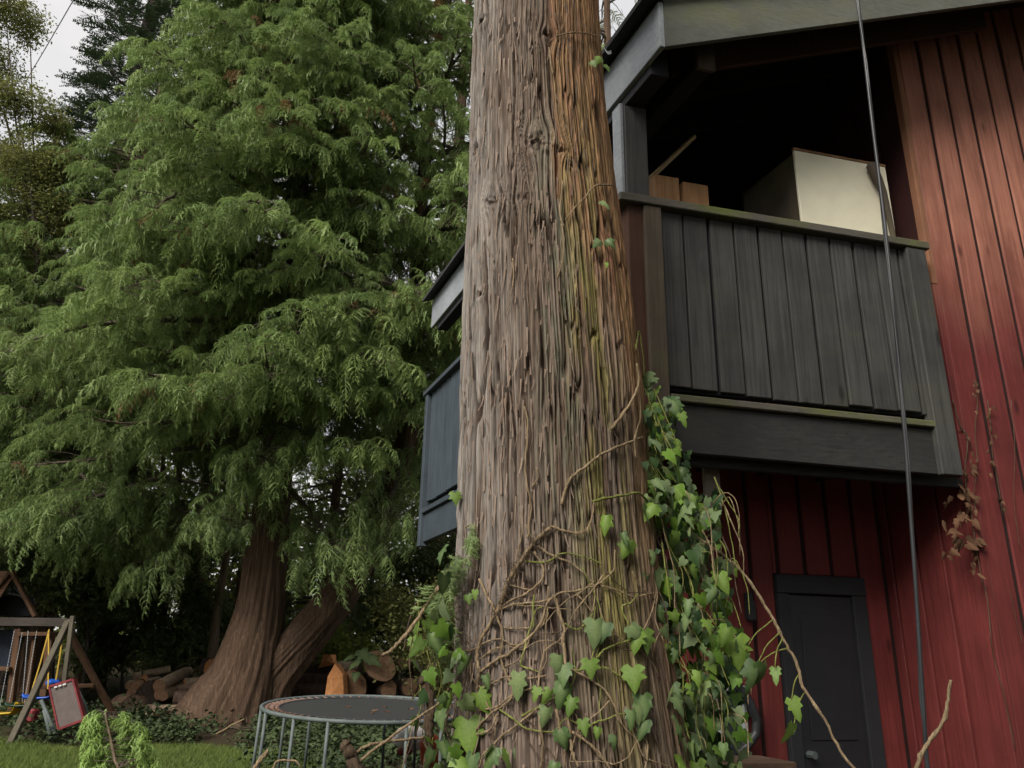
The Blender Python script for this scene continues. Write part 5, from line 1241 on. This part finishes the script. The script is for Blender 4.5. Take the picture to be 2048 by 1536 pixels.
# red plastic lumps by the stump, cloth heap right of the trampoline
def lump(name, label, cat, px, py, Y, sx, sz, mat, seed):
    r = random.Random(seed); c = at(px, py, Y); mb = MB(); nu, nv = 14, 8
    for j in range(nv + 1):
        for i in range(nu):
            a = 2 * math.pi * i / nu; b_ = math.pi * (j / nv - .5); k = 1 + .22 * math.sin(3 * a + seed) * math.cos(b_) + r.uniform(-.10, .10)
            mb.v.append((c.x + sx * k * math.cos(a) * math.cos(b_), c.y + sx * .7 * k * math.sin(a) * math.cos(b_), c.z + sz * k * math.sin(b_)))
    for j in range(nv):
        for i in range(nu): e = j * nu + i; g = j * nu + (i + 1) % nu; mb.f.append((e, g, g + nu, e + nu))
    thing_mesh(name, mb, mat, label, cat, True)
M['red_plastic'] = plain('faded_red_plastic', (.17, .022, .026), .6, .25); M['white_cloth'] = plain('off_white_cloth', (.55, .52, .50), .9, .2, 20); M['red_cloth'] = plain('orange_red_cloth', (.50, .085, .035), .8, .3, 25)
lump('red_toy', 'faded red plastic toy beside the shaggy stump, larger one', 'toy', 256, 1441, YL - 2.6, .20, .10, M['red_plastic'], 3)
lump('red_toy', 'small red plastic toy right of the larger red one', 'toy', 298, 1443, YL - 2.6, .09, .05, M['red_plastic'], 5)
lump('white_cloth', 'crumpled white cloth on the ground right of the trampoline', 'cloth', 820, 1478, 11.6, .24, .16, M['white_cloth'], 7)
lump('red_cloth', 'orange red cloth bundle beside the ivy, right of the trampoline', 'cloth', 860, 1500, 11.3, .13, .20, M['red_cloth'], 9)
lump('red_cloth', 'small red cloth scrap below the white cloth', 'cloth', 812, 1502, 11.5, .10, .06, M['red_plastic'], 11)

# ================================================================== PLAYSET
M['play_wood'] = wood('play_cedar', (.085, .045, .025), (.16, .088, .050), 'Z', None, 0, .85, 30, False)
M['play_dark'] = wood('play_beam', (.038, .031, .026), (.070, .058, .050), 'X', None, 0, .9, 30, False)
M['play_grey'] = wood('weathered_pole', (.075, .064, .046), (.135, .118, .088), 'Z', None, 0, .9, 30, False)
M['yellow'] = plain('yellow_plastic', (.50, .33, .02), .45, .1); M['blue'] = plain('blue_plastic', (.015, .09, .45), .4, .1); M['green_p'] = plain('dark_green_plastic', (.01, .04, .025), .5, .1)
M['yellow_rope'] = plain('yellow_rope', (.55, .36, .05), .8, .2, 60); M['chain'] = plain('dull_chain', (.30, .32, .33), .5, .2, 60, .5, .3)
def bar(P0, P1, w, mat, par, name, w2=None):
    """square timber between two points"""
    d = (P1 - P0).normalized(); r_ = d.cross(Vector((0, 1, 0.02))); r_.normalize(); u_ = r_.cross(d); L = (P1 - P0).length; w2 = w2 or w
    return MB().box(lambda a, b, c: P0 + d * a + r_ * b + u_ * c, 0, L, -w / 2, w / 2, -w2 / 2, w2 / 2, .008).build(name, M[mat], par)
YS = 15.2
sw = empty('swing_set', on_ground(60, 1470), 'wooden swing frame with A-shaped legs at the left edge', 'swing set')
def SP(x, y, dy=0): return at(x, y, YS + dy)
bar(SP(-60, 1243, .3), SP(141, 1245), .15, 'play_dark', sw, 'beam', .22)
p = SP(138, 1240, -.05); foot = on_ground(18, 1492); bar(p, Vector((foot.x, foot.y, 0)), .10, 'play_grey', sw, 'leg')
bar(SP(137, 1262, .12), Vector((SP(203, 1420).x, YS + 1.0, ground_z(0, YS + 1))), .10, 'play_wood', sw, 'leg')
bar(SP(146, 1232, -.12), SP(126, 1385, -.2), .075, 'play_grey', sw, 'leg'); bar(SP(126, 1385, -.2), Vector((SP(120, 1440).x, YS - .2, 0)), .075, 'play_grey', sw, 'leg')
bar(SP(82, 1374, .1), SP(188, 1371, .5), .07, 'play_wood', sw, 'brace', .10)
tow = empty('play_tower', at(20, 1300, 17.6) * 1, 'wooden play tower with a shingled gable roof behind the swing frame', 'play tower'); tow.location.z = 0
def TP(x, y, dy=0): return at(x, y, 17.4 + dy)
for (x0, y0, x1, y1, w_) in ((38, 1258, 5, 1500, .13), (102, 1268, 82, 1440, .13), (70, 1275, 52, 1420, .08), (-60, 1258, -80, 1500, .13)):
    a = TP(x0, y0); b = TP(x1, y1); b.z = ground_z(b.x, b.y); bar(a, b, w_, 'play_wood', tow, 'post')
bar(TP(36, 1268, -.1), TP(104, 1268, -.1), .08, 'play_wood', tow, 'rail', .14); bar(TP(-60, 1335, -.1), TP(22, 1338, -.1), .08, 'play_wood', tow, 'rail', .16); bar(TP(95, 1270), TP(112, 1268, .8), .1, 'play_wood', tow, 'rail')
rg = TP(28, 1146); ev0 = TP(-42, 1232); ev1 = TP(72, 1232)
roofp = MB()
def rslab(A, B, dep, th):
    n0 = len(roofp.v); d = Vector((-.95, dep * .7, 0)); t_ = Vector((0, 0, th)); roofp.v += [tuple(q) for q in (A, B, B + d, A + d, A + t_, B + t_, B + d + t_, A + d + t_)]
    roofp.f += [tuple(n0 + i for i in f) for f in ((0, 1, 2, 3), (7, 6, 5, 4), (0, 4, 5, 1), (1, 5, 6, 2), (2, 6, 7, 3), (3, 7, 4, 0))]
rb = TP(-75, 1140, .7); eb = TP(-150, 1245, .3); ea = TP(-32, 1240, -.2)
n0 = len(roofp.v); t_ = Vector((0, 0, -.04)); roofp.v += [tuple(q) for q in (rg, rb, eb, ea, rg + t_, rb + t_, eb + t_, ea + t_)]
roofp.f += [tuple(n0 + i for i in f) for f in ((0, 1, 2, 3), (7, 6, 5, 4), (0, 4, 5, 1), (1, 5, 6, 2), (2, 6, 7, 3), (3, 7, 4, 0))]
rf = roofp.build('roof', M['play_wood'], tow)
for k in range(8):                                            # roof boards
    f0, f1 = k / 8, k / 8 + .13; A = rg.lerp(ea, f0); B = rg.lerp(ea, f1); C1 = rb.lerp(eb, f0); D1 = rb.lerp(eb, f1)
    MB().box(lambda a, b, c: A.lerp(B, a).lerp(C1.lerp(D1, a), b) + Vector((0, -.02 - .02 * c, .006 + .02 * c + .015 * a)), 0, 1, -.06, 1, 0, 1, .003).build('roof_board', M['play_wood'], rf)
bar(rg + Vector((0, -.1, .03)), ev1 + Vector((.05, -.1, -.02)), .07, 'play_wood', rf, 'gable_board', .11); bar(rg + Vector((0, -.1, .03)), ev0 + Vector((-.05, -.1, -.02)), .07, 'play_wood', rf, 'gable_board', .11)
g = MB(); ap = [TP(20 + 34 * math.cos(a), 1210 - 22 * math.sin(a), -.08) for a in [i * math.pi / 10 for i in range(11)]]; g.tube(ap, .018, 6)
for q in (.25, .5, .75): e = ap[int(q * 10)]; g.tube([e, TP(20 + (q - .5) * -30, 1172, -.08)], .015, 5)
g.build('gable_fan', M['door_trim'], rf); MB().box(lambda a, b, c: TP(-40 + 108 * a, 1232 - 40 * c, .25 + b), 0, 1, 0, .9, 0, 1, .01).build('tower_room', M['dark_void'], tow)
MB().box(lambda a, b, c: TP(-60 + 92 * a, 1335 - 75 * c, .55 + b), 0, 1, 0, .05, 0, 1, .01).build('blue_tarp', plain('navy_tarp', (.02, .028, .05), .6), tow)
# swings: each hangs from the beam
def seat_mesh(c, w_, d_, back, tilt=0.0):
    mb = MB(); pr = [(-.5, .10), (-.45, .0), (0, -.03), (.42, .0), (.5, .05)] + ([(.56, .25), (.60, .42)] if back else [])
    for (x, z) in pr:
        for s_ in (-1, -.3, .3, 1): mb.v.append((c.x + x * w_, c.y + s_ * d_ * .5, c.z + z * w_ + .03 * s_ * s_))
    for (x, z) in pr:
        for s_ in (-1, -.3, .3, 1): mb.v.append((c.x + x * w_ - .012, c.y + s_ * d_ * .5, c.z + z * w_ + .03 * s_ * s_ - .025))
    k = len(pr); o_ = k * 4
    for i in range(k - 1):
        for j in range(3): e = i * 4 + j; mb.f += [(e, e + 1, e + 5, e + 4), (o_ + e + 4, o_ + e + 5, o_ + e + 1, o_ + e)]
    for i in range(k - 1): mb.f += [(i * 4, i * 4 + 4, o_ + i * 4 + 4, o_ + i * 4), (i * 4 + 3, o_ + i * 4 + 3, o_ + i * 4 + 7, i * 4 + 7)]
    for j in range(3): mb.f += [(j, o_ + j, o_ + j + 1, j + 1), ((k - 1) * 4 + j, (k - 1) * 4 + j + 1, o_ + (k - 1) * 4 + j + 1, o_ + (k - 1) * 4 + j)]
    return mb
def swing(label, seatpx, mat, ropes, rmat, back, w_):
    c = SP(*seatpx, -.1); t = empty('swing', c, label, 'swing'); seat_mesh(c, w_, .30, back).build('seat', M[mat], t, True)
    for (a, b) in ropes:
        A = SP(*a); B = SP(*b, -.1); mb = MB()
        if rmat == 'chain':
            k = max(6, int((A - B).length / .05))
            for i in range(k): p = A.lerp(B, i / k); q = A.lerp(B, (i + .8) / k); mb.tube([p, p.lerp(q, .5) + Vector((.006, 0, 0)), q], .006, 4, False)
        else: mb.tube([A, A.lerp(B, .5) + Vector((.01, 0, -.01)), B], .013, 5)
        mb.build('chain' if rmat == 'chain' else 'rope', M[rmat], t)
swing('yellow plastic bucket swing with chains at the left edge', (8, 1427), 'yellow', [((28, 1262), (-2, 1420)), ((44, 1265), (18, 1404))], 'chain', True, .42)
swing('blue plastic glider swing hung on yellow ropes', (80, 1396), 'blue', [((99, 1258), (62, 1388)), ((97, 1262), (96, 1378)), ((127, 1255), (112, 1360))], 'yellow_rope', True, .48)
swing('green swing seat with thin chains in the deep shade', (42, 1412), 'green_p', [((56, 1262), (44, 1405)), ((73, 1262), (48, 1408))], 'chain', False, .40)
lump('blue_toy', 'blue plastic toy top behind the leaning red-edged panel', 'toy', 104, 1366, 15.6, .13, .07, M['blue'], 13)
mb = MB(); c = at(63, 1430, 15.0); mb.box(lambda a, b, q: c + Vector((a, b, q)), -.09, .09, -.1, .1, -.12, .10, .03); thing_mesh('red_bucket', mb, M['red_plastic'], 'red plastic bucket on the ground below the blue swing', 'bucket')
# leaning panel with red edge
pan = empty('leaning_panel', on_ground(140, 1458), 'grey panel with red edging leaning on its stand beside the swings', 'panel')
Q = [SP(98, 1373, -.9), SP(146, 1358, -.9), SP(168, 1440, -.9), SP(117, 1459, -.9)]
def QP(a, b, c): return (Q[0].lerp(Q[1], a)).lerp(Q[3].lerp(Q[2], a), b) + Vector((.02, 1, 0)).normalized() * c
MB().box(QP, .04, .96, .03, .97, 0, .05, .004).build('board', plain('grey_panel', (.115, .092, .085), .7, .15), pan)
for nm, b in (('edge', (-.03, .045, 0, 1, -.015, .09)), ('edge', (.955, 1.03, 0, 1, -.015, .09)), ('edge', (.046, .954, -.02, .035, -.015, .09)), ('edge', (.046, .954, .965, 1.02, -.015, .09))): MB().box(QP, *b, .003).build(nm, M['red_plastic'], pan)
for a in (.22, .40, .58): MB().box(QP, a, a + .13, .045, .085, -.03, -.016, .003).build('clip', M['white_cloth'], pan)
for (x0, y0, x1, y1) in ((82, 1400, 110, 1465), (146, 1362, 172, 1415), (88, 1420, 100, 1468)):
    a = SP(x0, y0, -.6); b = SP(x1, y1, -.6); MB().tube([a, b, Vector((b.x + .05, b.y + .1, .02))], .03, 8).build('stand_leg', M['steel'], pan, True)

# ================================================================== CUT CEDAR BOUGH, TWIGS, WIRE
SHOOT = leaf_mat('fresh_shoot_foliage', (0.110, 0.185, 0.045), (0.215, 0.320, 0.080), 0.35, 0.5, tip=True)
def bough():
    Y = 6.2; P = [at(x, y, Y) for x, y in ((262, 1700), (240, 1560), (230, 1520), (222, 1480), (214, 1445), (211, 1424))]; P[0].z = 0.0
    t = empty('cedar_sapling', P[0], 'bright green young cedar shoot with a pale stem at the bottom left', 'sapling')
    MB().tube(smooth_path(P, 4), [.016 - .012 * i / (4 * (len(P) - 1)) for i in range(4 * (len(P) - 1) + 1)], 6).build('stem', M['pale_bark'], t, True)
    fol = Foliage(); tw = MB(); r = random.Random(3); SP_ = smooth_path(P, 4); N_ = len(SP_)
    for k in range(120):
        q = 4 + r.random() * (N_ - 5); i = min(int(q), N_ - 2); p = SP_[i].lerp(SP_[i + 1], q - i); sd = -1 if r.random() < .58 else 1; L = .04 + .30 * (1 - i / N_) ** .7 * r.random()
        e = p + Vector((sd * L * r.uniform(.5, 1.1), r.uniform(.02, .20), L * r.uniform(-.35, .30))); tw.tube([p, e], [.004, .002], 3, False)
        fol.add(e, Vector((sd * r.uniform(.2, .9), r.uniform(-.5, .3), r.uniform(-1.0, .0))), Vector((0, -.3, 1)), r.uniform(.13, .24), r.uniform(.55, 1), r.randrange(3))
    tw.build('twigs', M['twig'], t); fol.build('crown', [cedar_spray('shoot_spray', SHOOT, 500 + k, 1.1, 1.0, 9) for k in range(3)], t)
bough()
def twig(label, pts, Y, r0, mt, side=()):
    t = empty('fallen_branch', at(*pts[0], Y), label, 'branch'); stem([at(x, y, Y + .1 * i) for i, (x, y) in enumerate(pts)], r0, r0 * .5, mt, t)
    for s_ in side: stem([at(x, y, Y + .05) for x, y in s_], r0 * .6, r0 * .3, mt, t)
def zz(cx, cy): return c7(cx, cy)
twig('thin pale stick lying at the foot of the great cedar', [zz(1240, 1330), zz(1460, 1200), zz(1700, 1080)], 16.0, .022, 'vine')
twig('curved bare twigs on the ground right of the pale stick', [zz(1500, 1190), zz(1620, 1220), zz(1780, 1235), zz(1910, 1215)], 16.2, .020, 'twig', ([zz(1590, 1150), zz(1680, 1190), zz(1860, 1190)], [zz(1720, 1050), zz(1735, 1120), zz(1740, 1180)]))
twig('short pale stick standing by the trampoline legs', [(508, 1536), (522, 1515), (536, 1500)], 9.0, .014, 'vine')
mb = MB(); A = at(58, 152, 34); B = at(147, 0, 26); C_ = B + (B - A) * 1.5; A0 = A + (A - B) * .9; mb.tube([A0, A, A.lerp(B, .5) - Vector((0, 0, .04)), B, C_], .022, 5)
thing_mesh('power_line', mb, M['rubber'], 'thin dark overhead wire crossing the sky at the upper left', 'wire')
# big leafy plant between the logs
hp_ = empty('broadleaf_plant', at(728, 1335, 18.0), 'broad pale green leaves growing out of the right log heap', 'plant')
for k, (x, y, s_, tx) in enumerate(((722, 1300, .42, .5), (738, 1312, .36, .8), (716, 1318, .30, -.4), (712, 1345, .22, 0), (705, 1310, .25, -.8))):
    put_leaf(at(x, y, 17.9), Vector((tx, -.3, -.5)), Vector((-.1, -.6, 1)), s_, IVL[2][0], hp_)
stem([at(728, 1345, 18.0), at(724, 1320, 17.95), at(722, 1302, 17.9)], .012, .006, 'vine_green', hp_)
